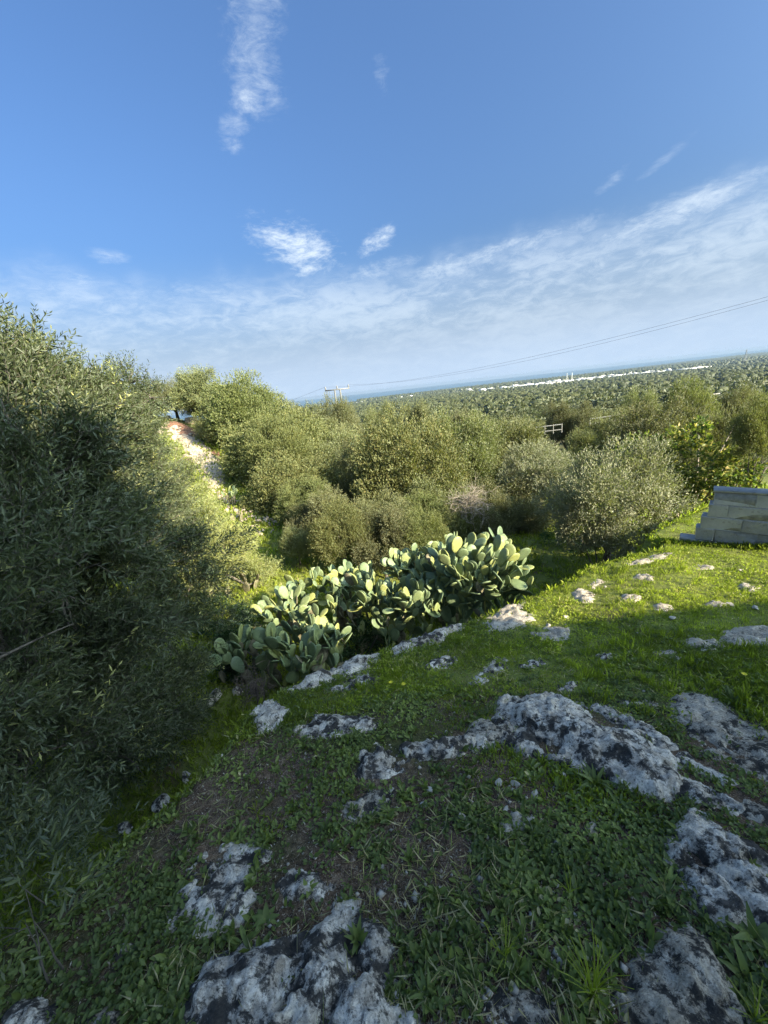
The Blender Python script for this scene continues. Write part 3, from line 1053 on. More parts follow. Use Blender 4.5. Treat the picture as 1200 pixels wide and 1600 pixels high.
# ------------------------------------------------------------------ ground cover
def sector(n, r0, r1, a0=-64, a1=64, p=1.0):
    """points spread so that they look even from the eye"""
    u = rng.random(n)
    r = r0 * (r1 / r0) ** (u ** p)
    a = np.radians(rng.uniform(a0, a1, n))
    return np.sin(a) * r, np.cos(a) * r


def off_rock(x, y, margin=-.01, keep=.05):
    ok = np.ones(len(x), bool)
    for P in ROCK_POLYS:
        a = np.array(P)
        sel = (x > a[:, 0].min()) & (x < a[:, 0].max()) & (y > a[:, 1].min()) & (y < a[:, 1].max())
        if sel.any():
            d, ins = seg_dist(x[sel], y[sel], P)
            bad = (ins & (d > .01 + .03 * rng.random(sel.sum()))) | (~ins & (d < .012 * rng.random(sel.sum())))
            idx = np.where(sel)[0][bad]
            ok[idx] = rng.random(len(idx)) < keep
    return ok


# crumbs of limestone
x, y = sector(4200, .6, 7)
k = (fbm(x, y, 1.5, 3, 41) + rng.normal(size=len(x)) * .25) > .0
x, y = x[k], y[k]
z = zt(x, y)
n = len(x)
r = rng.gamma(2.0, .0022, n) + .002
oct_ = np.array([(1, 0, 0), (0, 1, 0), (-1, 0, 0), (0, -1, 0), (0, 0, .7), (0, 0, -.7)])
V = (np.stack([x, y, z + r * .4], -1)[:, None] + oct_[None] * r[:, None, None] * rng.uniform(.6, 1.3, (n, 6, 1))).reshape(-1, 3)
of = np.array([(0, 1, 4), (1, 2, 4), (2, 3, 4), (3, 0, 4), (1, 0, 5), (2, 1, 5), (3, 2, 5), (0, 3, 5)])
F = (np.arange(n)[:, None, None] * 6 + of[None]).reshape(-1, 3)
tag(link('gravel', mesh_np('gravel', V, F, [M['pebble']])), 'pale limestone crumbs scattered over the soil', kind='stuff')


def plants(x, y, nl, L, Wr, spread, tint_c, lift=.0, rise=.6, jit=.3, ovate=False):
    """low plants: nl leaves fan out from each centre"""
    n = len(x)
    z = zt(x, y) - .004
    az_ = rng.uniform(0, 2 * np.pi, (n, nl))
    el_ = rng.normal(rise, jit, (n, nl))
    D = np.stack([np.cos(az_) * np.cos(el_), np.sin(az_) * np.cos(el_), np.abs(np.sin(el_)) + .05], -1).reshape(-1, 3)
    size = np.repeat(L * rng.uniform(.6, 1.35, n), nl) * rng.uniform(.7, 1.2, n * nl)
    P = np.repeat(np.stack([x, y, z], -1), nl, 0)
    sp3 = np.repeat(np.broadcast_to(np.asarray(spread, float), (n,)), nl)[:, None]
    off = rng.normal(size=(n * nl, 3)) * np.array([1, 1, 0]) * sp3 + np.array([0, 0, 1]) * rng.uniform(0, lift, (n * nl, 1))
    P = P + off
    P[:, 2] = np.maximum(P[:, 2], zt(P[:, 0], P[:, 1]) - .003)
    tint = np.clip(np.repeat(tint_c, nl) + rng.normal(size=n * nl) * .16, 0, 1)
    if ovate:
        return ovate_np(P, D, size, size * Wr, tint)
    return leaves_np(P, D, size, size * Wr, tint, fold=.3, bend=.12)


x, y = sector(26000, .6, 5.5)
k = off_rock(x, y, keep=.10)
x, y = x[k], y[k]
V, F, T = plants(x, y, 2, .016, .28, .01, rng.random(len(x)), .008, .15, .3)
tag(link('leaf_litter', mesh_np('leaf_litter', V, F, [M['litter']], T)), 'brown bits of dead leaf and twig lying on the soil', kind='stuff')

# (a) broad-leaved weeds and clover in the shaded foreground
parts = []
x, y = sector(36000, .62, 4.2)
dens = .5 + .9 * fbm(x, y, 1.9, 3, 51) + .5 * fbm(x, y, 6, 2, 52)
bare = np.exp(-(((x - .30) / .42) ** 2 + ((y - 1.75) / .30) ** 2))
k = (rng.random(len(x)) < np.clip(dens * 1.15 - bare * .95 - .17 - .35 * sstep(1.6, .8, np.hypot(x, y)) * sstep(.3, -.2, x), .04, 1)) & off_rock(x, y)
x, y = x[k], y[k]
tc_ = np.clip(.45 + .5 * fbm(x, y, 2.5, 2, 53), 0, .9)
h = len(x) // 2
parts.append(plants(x[:h], y[:h], 5, .017, .85, .011, tc_[:h], .030, .35, ovate=True))
parts.append(plants(x[h:], y[h:], 4, .024, .52, .009, tc_[h:], .024, .6, ovate=True))
# larger leaves
x, y = sector(2400, .65, 4.5)
k = (fbm(x, y, 1.7, 3, 61) > -.1) & off_rock(x, y, keep=.01)
x, y = x[k], y[k]
parts.append(plants(x, y, 7, .040, .38, .004, np.full(len(x), .5), .01, .6, .25, ovate=True))
# dead straws
x, y = sector(5000, .62, 5)
k = off_rock(x, y, keep=.25) & (fbm(x, y, 1.4, 2, 64) > -.15)
x, y = x[k], y[k]
parts.append(plants(x, y, 2, .070, .015, .01, np.full(len(x), 1.1), .02, .25, .25))
V, F, T = cat_np(parts)
tag(link('low_weeds', mesh_np('low_weeds', V, F, [M['weed_leaf']], T)), 'mat of clover and broad leaved weeds over the shaded slope', kind='stuff')

# (b) turf blades on the terrace
parts = []
x, y = sector(140000, 1.5, 15, -30, 64, .8)
d, ins = seg_dist(x, y, TERRACE)
dens = .75 + 1.0 * fbm(x, y, 1.1, 4, 55) - .60 * sstep(3.2, 2.0, np.hypot(x, y))
k = (ins | (d < .25)) & (rng.random(len(x)) < np.clip(dens, .06, 1)) & off_rock(x, y, keep=.03)
x, y = x[k], y[k]
tc_ = np.clip(.45 + .6 * fbm(x, y, 1.6, 3, 56), 0, .92)
size = .030 * (1 + .6 * fbm(x, y, 2.2, 2, 57))
parts.append(plants(x, y, 4, size, .15, .014, tc_, 0, .95, .35))
x2, y2 = sector(20000, 2.4, 15, -30, 64, .8)
d, ins = seg_dist(x2, y2, TERRACE)
k = (ins | (d < .2)) & (fbm(x2, y2, 1.5, 3, 58) > .02) & off_rock(x2, y2, keep=.02)
x2, y2 = x2[k], y2[k]
parts.append(plants(x2, y2, 6, .030, .42, .022, np.clip(.6 + .4 * fbm(x2, y2, 3, 2, 59), 0, .93), .03, .6, .3))
# growth along the foot of the wall
wa = plane_pt(1061, 846)
tt = rng.random(1500) * 3.6 - .3
xw = wa[0] + tt * math.cos(math.radians(-42)) - .14 + rng.normal(size=1500) * .06
yw = wa[1] + tt * math.sin(math.radians(-42)) - .14 + rng.normal(size=1500) * .06
parts.append(plants(xw, yw, 5, .075, .14, .02, np.full(1500, .3), 0, 1.1, .3))
# tall tufts
x3, y3 = sector(1500, 2.4, 12, -30, 64)
d, ins = seg_dist(x3, y3, TERRACE)
k = ins & (fbm(x3, y3, 1.1, 2, 62) > .12) & off_rock(x3, y3, keep=0)
x3, y3 = x3[k], y3[k]
parts.append(plants(x3, y3, 14, .085, .05, .02, np.full(len(x3), .55), 0, 1.15, .25))
V, F, T = cat_np(parts)
tag(link('grass', mesh_np('grass', V, F, [M['grass']], T)), 'short green turf growing over the terrace', kind='stuff')

# (c) greenery on the banks and the hollow floor
parts = []
x, y = sector(60000, 1.0, 34, -66, 50, .75)
d, ins = seg_dist(x, y, TERRACE)
dens = .75 + .7 * fbm(x, y, .5, 3, 65)
k = (~ins) & (rng.random(len(x)) < np.clip(dens, .1, 1))
x, y = x[k], y[k]
r = np.hypot(x, y)
tc_ = np.clip(.45 + .5 * fbm(x, y, .4, 3, 66), 0, .9)
parts.append(plants(x, y, 4, .035 + .009 * r, .26, .01 + .003 * r, tc_, .01, .95, .35))
V, F, T = cat_np(parts)
tag(link('bank_grass', mesh_np('bank_grass', V, F, [M['grass']], T)), 'rough grass over the bank and the floor of the hollow', kind='stuff')


# individual larger weeds
def weed(u, v, nl, L, Wr, rise, label, name='weed_rosette', mat='weed_leaf', tint=.5, lift=0.0, segs=3):
    p = ground(u, v)
    root = thing(name, p, label, 'plant')
    rs = np.random.default_rng(int(u * 7 + v))
    protos = []
    for i in range(nl):
        if i < 4:
            # strap leaf of several segments, bending over
            k_ = segs + 1
            s_ = np.linspace(0, 1, k_)
            wid = L * Wr * .5 * np.sin(np.pi * (s_ * .88 + .12)) * (1.0 - .25 * s_)
            wid[-1] = .0015
            ben = rs.uniform(.5, 1.3)
            yy = s_ * L * (1 - .12 * ben)
            zz_ = L * (.05 * np.sin(s_ * 3) - ben * .30 * s_ ** 2)
            Vv = []
            for q in range(k_):
                w_ = wid[q]
                Vv += [(-w_, yy[q], zz_[q] + w_ * .35), (0, yy[q], zz_[q]), (w_, yy[q], zz_[q] + w_ * .35)]
            Ff = []
            for q in range(k_ - 1):
                a_ = q * 3
                Ff += [(a_, a_ + 1, a_ + 4, a_ + 3), (a_ + 1, a_ + 2, a_ + 5, a_ + 4)]
            protos.append(mesh_np('leaf', Vv, Ff, [M[mat]], np.full(len(Vv), np.clip(tint + rs.normal() * .1, 0, 1)), smooth=True))
        me_ = protos[i % len(protos)]
        o = link('leaf', me_, root, loc=(rs.normal() * .003, rs.normal() * .003, rs.uniform(0, lift) - .002),
                 rot=Euler((rise + rs.normal() * .18, rs.normal() * .15, i * 2.4 + rs.normal() * .3)))
        o.scale = (rs.uniform(.75, 1.15),) * 3
    return root


WEEDS = [
    (560, 1475, 8, .085, .36, 1.0, 'upright broad leaved weed growing in a hollow of the large boulder', .55),
    (545, 1500, 6, .05, .5, .5, 'small dark rosette at the foot of the upright weed on the boulder', .3),
    (480, 1395, 8, .06, .5, .7, 'yellowish green weed beside the small low rock', .85),
    (415, 1440, 9, .06, .6, .5, 'leafy clump between the mottled rock and the large boulder', .5),
    (1172, 1352, 5, .05, .6, .8, 'small sprouting weed on the right grey rock', .75),
    (930, 1225, 11, .14, .22, .8, 'big strap leaved plant just below the white ridge', .42),
    (968, 1262, 10, .12, .2, .6, 'second strap leaved plant right of the big one below the ridge', .45),
    (808, 1365, 10, .12, .22, .7, 'dandelion like rosette in the centre right weeds', .55),
    (716, 1222, 8, .07, .3, .5, 'star shaped rosette on the mossy soil', .45),
    (640, 1345, 6, .08, .28, 1.0, 'upright pale green weed in the centre', .6),
    (1040, 1388, 7, .085, .36, .8, 'broad bright leaf weed against the right grey rock', .62),
    (1180, 1470, 10, .11, .3, .7, 'leafy weed between the right rocks at the edge', .5),
    (1165, 1530, 9, .10, .3, .7, 'weed hanging beside the speckled boulder on its right', .42),
    (900, 1140, 8, .05, .5, .8, 'little tuft in the pit of the white ridge', .4),
    (815, 1140, 8, .05, .5, .8, 'leafy sprig at the crest of the white ridge', .4),
    (745, 1310, 7, .05, .3, .6, 'small rosette near the whitish stone', .55),
    (1145, 1100, 12, .13, .22, 1.0, 'tall leafy weed in grass at the right edge', .35),
    (700, 1060, 10, .08, .3, .7, 'weed rosette in the shaded grass', .5),
    (260, 1400, 7, .06, .3, .6, 'rosette left of the mottled grey rock', .45),
    (530, 1580, 6, .07, .3, .7, 'weed on the lower right face of the large boulder', .5),
    (670, 1560, 8, .08, .3, .8, 'weed right of the large boulder', .52),
    (430, 1205, 6, .05, .4, .6, 'pale green weed on the left slope', .7),
    (835, 1100, 7, .05, .5, .9, 'small bright weed behind the ridge', .8),
]
for (u, v, nl, L, Wr, rise, lab, ti) in WEEDS:
    weed(u, v, nl + 3, L * .9, Wr * .9, rise, lab, tint=ti)
for (u, v, nl, L, lab) in [(925, 1560, 34, .20, 'tall grass tuft left of the speckled boulder'), (1010, 1165, 16, .08, 'short grass tuft behind the ridge'),
                           (790, 1500, 14, .13, 'thin grass tuft in the lower centre'), (890, 1400, 14, .11, 'grass tuft in the right clover'),
                           (872, 905, 22, .22, 'bright grass tuft on the lit lawn edge'), (930, 912, 18, .18, 'smaller bright grass tuft on the lawn edge'),
                           (700, 1110, 18, .10, 'grass tuft above the dark end of the ridge'), (1180, 1600, 16, .14, 'grass tuft in the bottom right corner'),
                           (600, 1100, 14, .09, 'tuft between knobbly rock and edge')]:
    weed(u, v, nl, L * .85, .032, 1.32, lab, name='grass_tuft', mat='grass', tint=.45, lift=.01, segs=4)
for (u, v, lab) in [(611, 1076, 'yellow flower at left of the pair near the terrace edge'), (631, 1079, 'yellow flower at right of the pair near the terrace edge'), (1160, 1065, 'yellow flower in the grass at the right edge')]:
    p = ground(u, v)
    root = thing('yellow_flower', p, lab, 'flower')
    Vt, Ft = tubes_np([(np.array([(0, 0, -.01), (.003, 0, .03), (.004, .002, .06)]), [.0015, .0012, .001])], 4)
    link('stem', mesh_np('stem', Vt, Ft, [M['weed_leaf']], np.full(len(Vt), .5)), root)
    for q in range(9):
        me_ = mesh_np('petal', [(0, 0, 0), (.006, .012, .002), (0, .020, 0), (-.006, .012, .002)], [(0, 1, 2, 3)], [M['petal']]) if q == 0 else me_
        link('petal', me_, root, loc=(.004, .002, .06), rot=(.3, 0, q * .7))


# ------------------------------------------------------------------ prickly pears
def pad_mesh(seed):
    rs = random.Random(seed)
    n = 14
    out = []
    for i in range(n):
        a = 2 * math.pi * i / n
        w = .36 + rs.uniform(-.02, .02)
        x_ = math.sin(a) * w
        z_ = .5 - math.cos(a) * .5
        x_ *= (.62 + .45 * z_ ** .7) if z_ < .75 else 1.0
        out.append((x_, z_))
    V = []
    bend = rs.uniform(-.10, .10)
    for side in (1, -1):
        for sc, th in ((.55, .055), (.92, .040)):
            for (x_, z_) in out:
                X_, Z_ = x_ * sc, .5 + (z_ - .5) * sc
                V.append((X_, side * th + bend * (Z_ - .5) ** 2 + bend * .8 * X_ * X_, Z_))
    for (x_, z_) in out:
        V.append((x_, bend * (z_ - .5) ** 2 + bend * .8 * x_ * x_, z_))
    c0 = len(V)
    V += [(0, .06, .5), (0, -.06, .5)]
    F = []
    rim = 4 * n
    for i in range(n):
        j = (i + 1) % n
        F += [(c0, i, j, j)] if False else []
        F += [(i, n + i, n + j, j), (n + i, rim + i, rim + j, n + j)]
        F += [(2 * n + i, 2 * n + j, 3 * n + j, 3 * n + i), (3 * n + i, 3 * n + j, rim + j, rim + i)]
    import bmesh
    bm = bmesh.new()
    vs = [bm.verts.new(v) for v in V]
    for f in F:
        bm.faces.new([vs[k_] for k_ in f])
    for i in range(n):
        j = (i + 1) % n
        bm.faces.new([vs[c0], vs[i], vs[j]])
        bm.faces.new([vs[c0 + 1], vs[2 * n + j], vs[2 * n + i]])
    bmesh.ops.recalc_face_normals(bm, faces=bm.faces)
    me = bpy.data.meshes.new('pad')
    bm.to_mesh(me)
    bm.free()
    me.polygons.foreach_set('use_smooth', [True] * len(me.polygons))
    me.materials.append(M['pad'])
    return me


M['pad_old'] = plain_mat('cactus_old_pad', (.17, .15, .085), .85, .45, 7, 0, .01)
PADS = [pad_mesh(i) for i in range(5)]
OLD_PADS = [pad_mesh(i + 20) for i in range(2)]
for q_ in OLD_PADS:
    q_.materials.clear()
    q_.materials.append(M['pad_old'])


def cactus(u, v_top, hd, width, label, npads=70, pl=.30, seed=0, lean=(0, 0), base_z=None, group=None, stems=None):
    rs = random.Random(1000 + seed)
    top = at(u, v_top, hd)
    gz = zt1(top.x, top.y) if base_z is None else base_z
    H = max(.5, top.z - gz)
    root = thing('prickly_pear_cactus', (top.x, top.y, gz), label, 'cactus', group)
    made = []
    stems = stems or max(3, int(width / .17))
    tips = []
    for s_ in range(stems):
        a = rs.uniform(0, 2 * math.pi)
        rr = width * .5 * math.sqrt(rs.random()) * .8
        px_, py_ = math.cos(a) * rr, math.sin(a) * rr
        z0 = zt1(top.x + px_, top.y + py_) - gz - .05
        out_ = Vector((px_, py_, 0)) / max(width * .5, .1)
        d = (Vector((0, 0, 1)) + out_ * .35 + Vector((rs.gauss(0, .12), rs.gauss(0, .12), 0))).normalized()
        hmax = H * (1 - .38 * (rr / (width * .5)) ** 1.6) * rs.uniform(.84, 1.04) - pl * .6
        tips.append((Vector((px_, py_, z0)), d, rs.uniform(0, math.pi), pl * 1.15, 0, hmax))
    while tips and len(made) < npads:
        p, d, face, L, lev, hmax = tips.pop(rs.randrange(len(tips)))
        # frame: z along d, y = face normal
        hx = Vector((math.cos(face), math.sin(face), 0))
        xa = (hx - d * hx.dot(d)).normalized()
        ya = d.cross(xa).normalized()
        wid = L * rs.uniform(.85, 1.15)
        made.append((p, xa, ya, d, L, wid, lev))
        if p.z + d.z * L > hmax:
            continue
        if math.hypot(p.x + d.x * L, p.y + d.y * L) > width * .56:
            continue
        nch = 1 if p.z < .30 * hmax else (rs.choice((1, 2, 2)) if p.z < .55 * hmax else rs.choice((2, 2, 3, 3)))
        for c_ in range(nch):
            ang = rs.uniform(-.95, .95) if nch > 1 else rs.uniform(-.5, .5)
            q = p + d * (L * (.5 + .44 * math.cos(ang))) + xa * (wid * .34 * math.sin(ang))
            nd = (d * math.cos(ang) + xa * math.sin(ang) + ya * rs.gauss(0, .38) + Vector((0, 0, .42)) + Vector((rs.gauss(0, .1), rs.gauss(0, .1), 0)) + Vector((lean[0], lean[1], 0)) * .2).normalized()
            if nd.z < .15 and lev < 3:
                nd.z = .3
                nd.normalize()
            nL = pl * rs.choice((.62, .8, .9, 1.0, 1.1, 1.18)) * rs.uniform(.93, 1.07) * (1.0 if lev < 3 else .9)
            tips.append((q, nd, face + rs.choice((0, .5, 1.0, 1.57)) + rs.gauss(0, .4), nL, lev + 1, hmax))
    for i, (p, xa, ya, d, L, wid, lev) in enumerate(made):
        o = bpy.data.objects.new('pad', OLD_PADS[rs.randrange(2)] if (lev < 2 or rs.random() < .03) else PADS[rs.randrange(5)])
        C.objects.link(o)
        o.parent = root
        m_ = Matrix((xa * wid, ya * L * .85, d * L)).transposed().to_4x4()
        m_.translation = p
        o.matrix_basis = m_
    return root


CACTI = [
    # u, vtop, hd, width, npads, pad length, label
    (392, 975, 6.1, 1.0, 75, .30, 'shaded prickly pear at the left end of the thicket by dark bushes'),
    (465, 955, 5.7, 1.2, 85, .29, 'shaded grey green prickly pear directly behind the pale edge rock'),
    (535, 950, 5.6, 1.1, 80, .28, 'shaded prickly pear right of the grey green one, its pads hanging over the edge'),
    (430, 925, 7.6, 1.3, 65, .32, 'dull green prickly pear half in shade at the back left of the thicket'),
    (505, 865, 8.8, 1.5, 95, .34, 'sunlit prickly pear with pale yellow pads at the back of the left group'),
    (565, 880, 8.2, 1.3, 80, .32, 'prickly pear with mixed lit and shaded pads behind the gap in the thicket'),
    (634, 885, 6.3, 1.0, 75, .26, 'small prickly pear with bright new pads left of the tallest one'),
    (660, 855, 8.6, 1.5, 95, .33, 'sunlit prickly pear behind the bright front plants, near the dead branches'),
    (690, 870, 6.2, 1.2, 90, .29, 'bright prickly pear in front of the tallest one'),
    (750, 800, 6.6, 1.35, 120, .32, 'tallest prickly pear of the thicket at its right end'),
    (515, 930, 6.6, 1.0, 75, .30, 'half shaded prickly pear filling the middle of the left group'),
    (594, 880, 7.0, 1.15, 85, .30, 'prickly pear closing the gap between left and right groups'),
    (368, 985, 6.5, .8, 60, .29, 'low shaded prickly pear nearest the dark bramble'),
    (768, 868, 6.4, .7, 60, .31, 'prickly pear with big pale pads leaning over the lawn'),
    (712, 835, 8.4, 1.3, 90, .33, 'tall prickly pear standing right behind the tallest one'),
    (352, 885, 11.5, 1.6, 85, .34, 'separate sunlit prickly pear low beside the bright shrub on the left'),
    (836, 885, 7.2, .3, 2, .22, 'tiny prickly pear with few pads at the right edge of the thicket'),
]
for i, (u, v, hd, w_, npd, pl_, lab) in enumerate(CACTI):
    cactus(u, v, hd, w_ * 1.1, lab, int(npd * 2.1), pl_ * 1.0, i)
for (u, v, hd, lab) in [(352, 755, 22, 'dark little prickly pear on the stone slope'), (368, 808, 19, 'small bright prickly pear on the rubble')]:
    cactus(u, v, hd, .7, lab, 14, .38, int(u))


# ------------------------------------------------------------------ shrubs and trees
def clump_leaves(centres, radii_, n, L, W, seed, shell=.55, tint_base=.42, up=.35, sq=.8, tvar=.11):
    """leaves spread through lumpy spheres, thick towards the outside"""
    rs = np.random.default_rng(seed)
    centres = np.asarray(centres, float)
    radii_ = np.asarray(radii_, float)
    w = radii_ ** 2
    k_ = rs.choice(len(centres), n, p=w / w.sum())
    nsub = 16
    sub = unit(rs.normal(size=(len(centres), nsub, 3)))
    d = unit(sub[k_, rs.integers(0, nsub, n)] + rs.normal(size=(n, 3)) * .20)
    rr = shell + (1 - shell) * rs.random(n) ** .6
    lump = 1 + .22 * np.sin(d[:, 0] * 7 + k_ * 1.3) * np.sin(d[:, 1] * 6 + k_) + .16 * np.sin(d[:, 2] * 9 + k_ * 2.1)
    P = centres[k_] + d * (radii_[k_] * rr * lump)[:, None] * np.array([1, 1, sq])
    D = d + rs.normal(size=(n, 3)) * .55 + np.array([0, 0, up])
    tint = np.clip(tint_base + rs.normal(size=n) * tvar + .10 * (k_ % 3 - 1), 0, 1)
    V, F, T = leaves_np(P, D, L * rs.uniform(.6, 1.3, n), W * rs.uniform(.7, 1.3, n), tint, rs=rs)
    return V, F, T


def crown_lobes(seed, nlobe=26, R=1.0, rl=(.26, .46), zsq=.78):
    rs = np.random.default_rng(seed)
    d = unit(rs.normal(size=(nlobe, 3)))
    d[:, 2] = np.abs(d[:, 2]) * 1.2 - .45
    d = unit(d)
    r = rs.uniform(*rl, nlobe)
    c = d * (1 - r * .9)[:, None] * np.array([1, 1, zsq]) * rs.uniform(.75, 1.08, (nlobe, 1))
    return c * R, r * R


def crown_proto(seed, R, nleaf, L, W, mat, nlobe=26, rl=(.26, .46), **kw):
    c, r = crown_lobes(seed, nlobe, R, rl)
    V, F, T = clump_leaves(c, r, nleaf, L, W, seed, **kw)
    # wispy shoots that break the outline
    rs = np.random.default_rng(seed + 5)
    ns = nleaf // 40
    k_ = rs.integers(0, len(c), ns)
    d = unit(rs.normal(size=(ns, 3)) + np.array([0, 0, .5]) + unit(c[k_]) * 1.2)
    P0 = c[k_] + d * r[k_][:, None] * .9
    sh = []
    for q in range(6):
        sh.append(P0 + d * (q * L * .55) + rs.normal(size=(ns, 3)) * L * .12)
    P = np.concatenate(sh)
    D = np.tile(d, (6, 1)) + rs.normal(size=(len(P), 3)) * .5
    v2, f2, t2 = leaves_np(P, D, L * .9, W * .9, np.clip(.55 + rs.normal(size=len(P)) * .15, 0, 1), rs=rs)
    V, F, T = cat_np([(V, F, T), (v2, f2, t2)])
    return mesh_np('crown', V, F, [M[mat]], T)


def trunk_proto(seed, nb=7, thick=.065, mat='bark'):
    """unit-height trunk with limbs spreading to the crown"""
    rs = np.random.default_rng(seed)
    t0 = wander((0, 0, -.05), (0, 0, 1), .55, 5, .12, rs=rs)
    paths = [(t0, np.array([1.35, 1.0, .86, .8, .75, .7]) * thick)]
    for i in range(nb):
        a = i * 2.4 + rs.normal() * .3
        st = t0[rs.integers(2, 6)]
        b = wander(st, (math.cos(a) * .8, math.sin(a) * .8, rs.uniform(.5, 1.3)), rs.uniform(.5, .8), 6, .16, rs=rs)
        paths.append((b, np.linspace(.5, .06, 7) * thick))
        for q in (3, 5):
            c = wander(b[q], (math.cos(a + rs.normal()), math.sin(a + rs.normal()), rs.uniform(.2, 1)), .3, 4, .2, rs=rs)
            paths.append((c, np.linspace(.22, .04, 5) * thick))
    V, F = tubes_np(paths, 6)
    return mesh_np('trunk', V, F, [M[mat]], smooth=True)


CROWNS = {
    'oliveA': [crown_proto(11, 1, 44000, .043, .0160, 'olive_leaf', 30), crown_proto(12, 1, 44000, .043, .0160, 'olive_leaf', 34, (.2, .4)),
               crown_proto(13, 1, 44000, .043, .0160, 'olive_leaf', 26)],
    'oak': [crown_proto(21, 1, 46000, .037, .0190, 'oak_leaf', 32, (.22, .42)), crown_proto(22, 1, 46000, .037, .0190, 'oak_leaf', 28)],
    'grey': [crown_proto(31, 1, 44000, .040, .0150, 'grey_leaf', 30, (.24, .42), tint_base=.5)],
}
TRUNKS = [trunk_proto(41), trunk_proto(42), trunk_proto(43, thick=.085)]


def tree(u, vt, hd, wpx, ratio, kind, label, name='olive_tree', group=None, vi=0, low=.15):
    a, b = at(u - wpx / 2, vt, hd), at(u + wpx / 2, vt, hd)
    R = (a - b).length / 2
    top = at(u, vt, hd)
    x, y = top.x, top.y
    g = zt1(x, y)
    hz = min(max(R * ratio, (top.z - g - low) * .57), R * 1.9)
    cz = top.z - hz * .92
    root = thing(name, (x, y, g), label, 'tree', group)
    me_ = CROWNS[kind][vi % len(CROWNS[kind])]
    cr = link('crown', me_, root, loc=(0, 0, cz - g), rot=(0, 0, vi * 1.9 + u * .01), scale=(R, R, hz / .86))
    tag(cr, kind='stuff')
    hh = max(cz - g + hz * .15, .6)
    sw = min(hh * .9, R * .85)
    link('trunk', TRUNKS[vi % 3], root, rot=(0, 0, u * .1), scale=(sw, sw, hh))
    return root


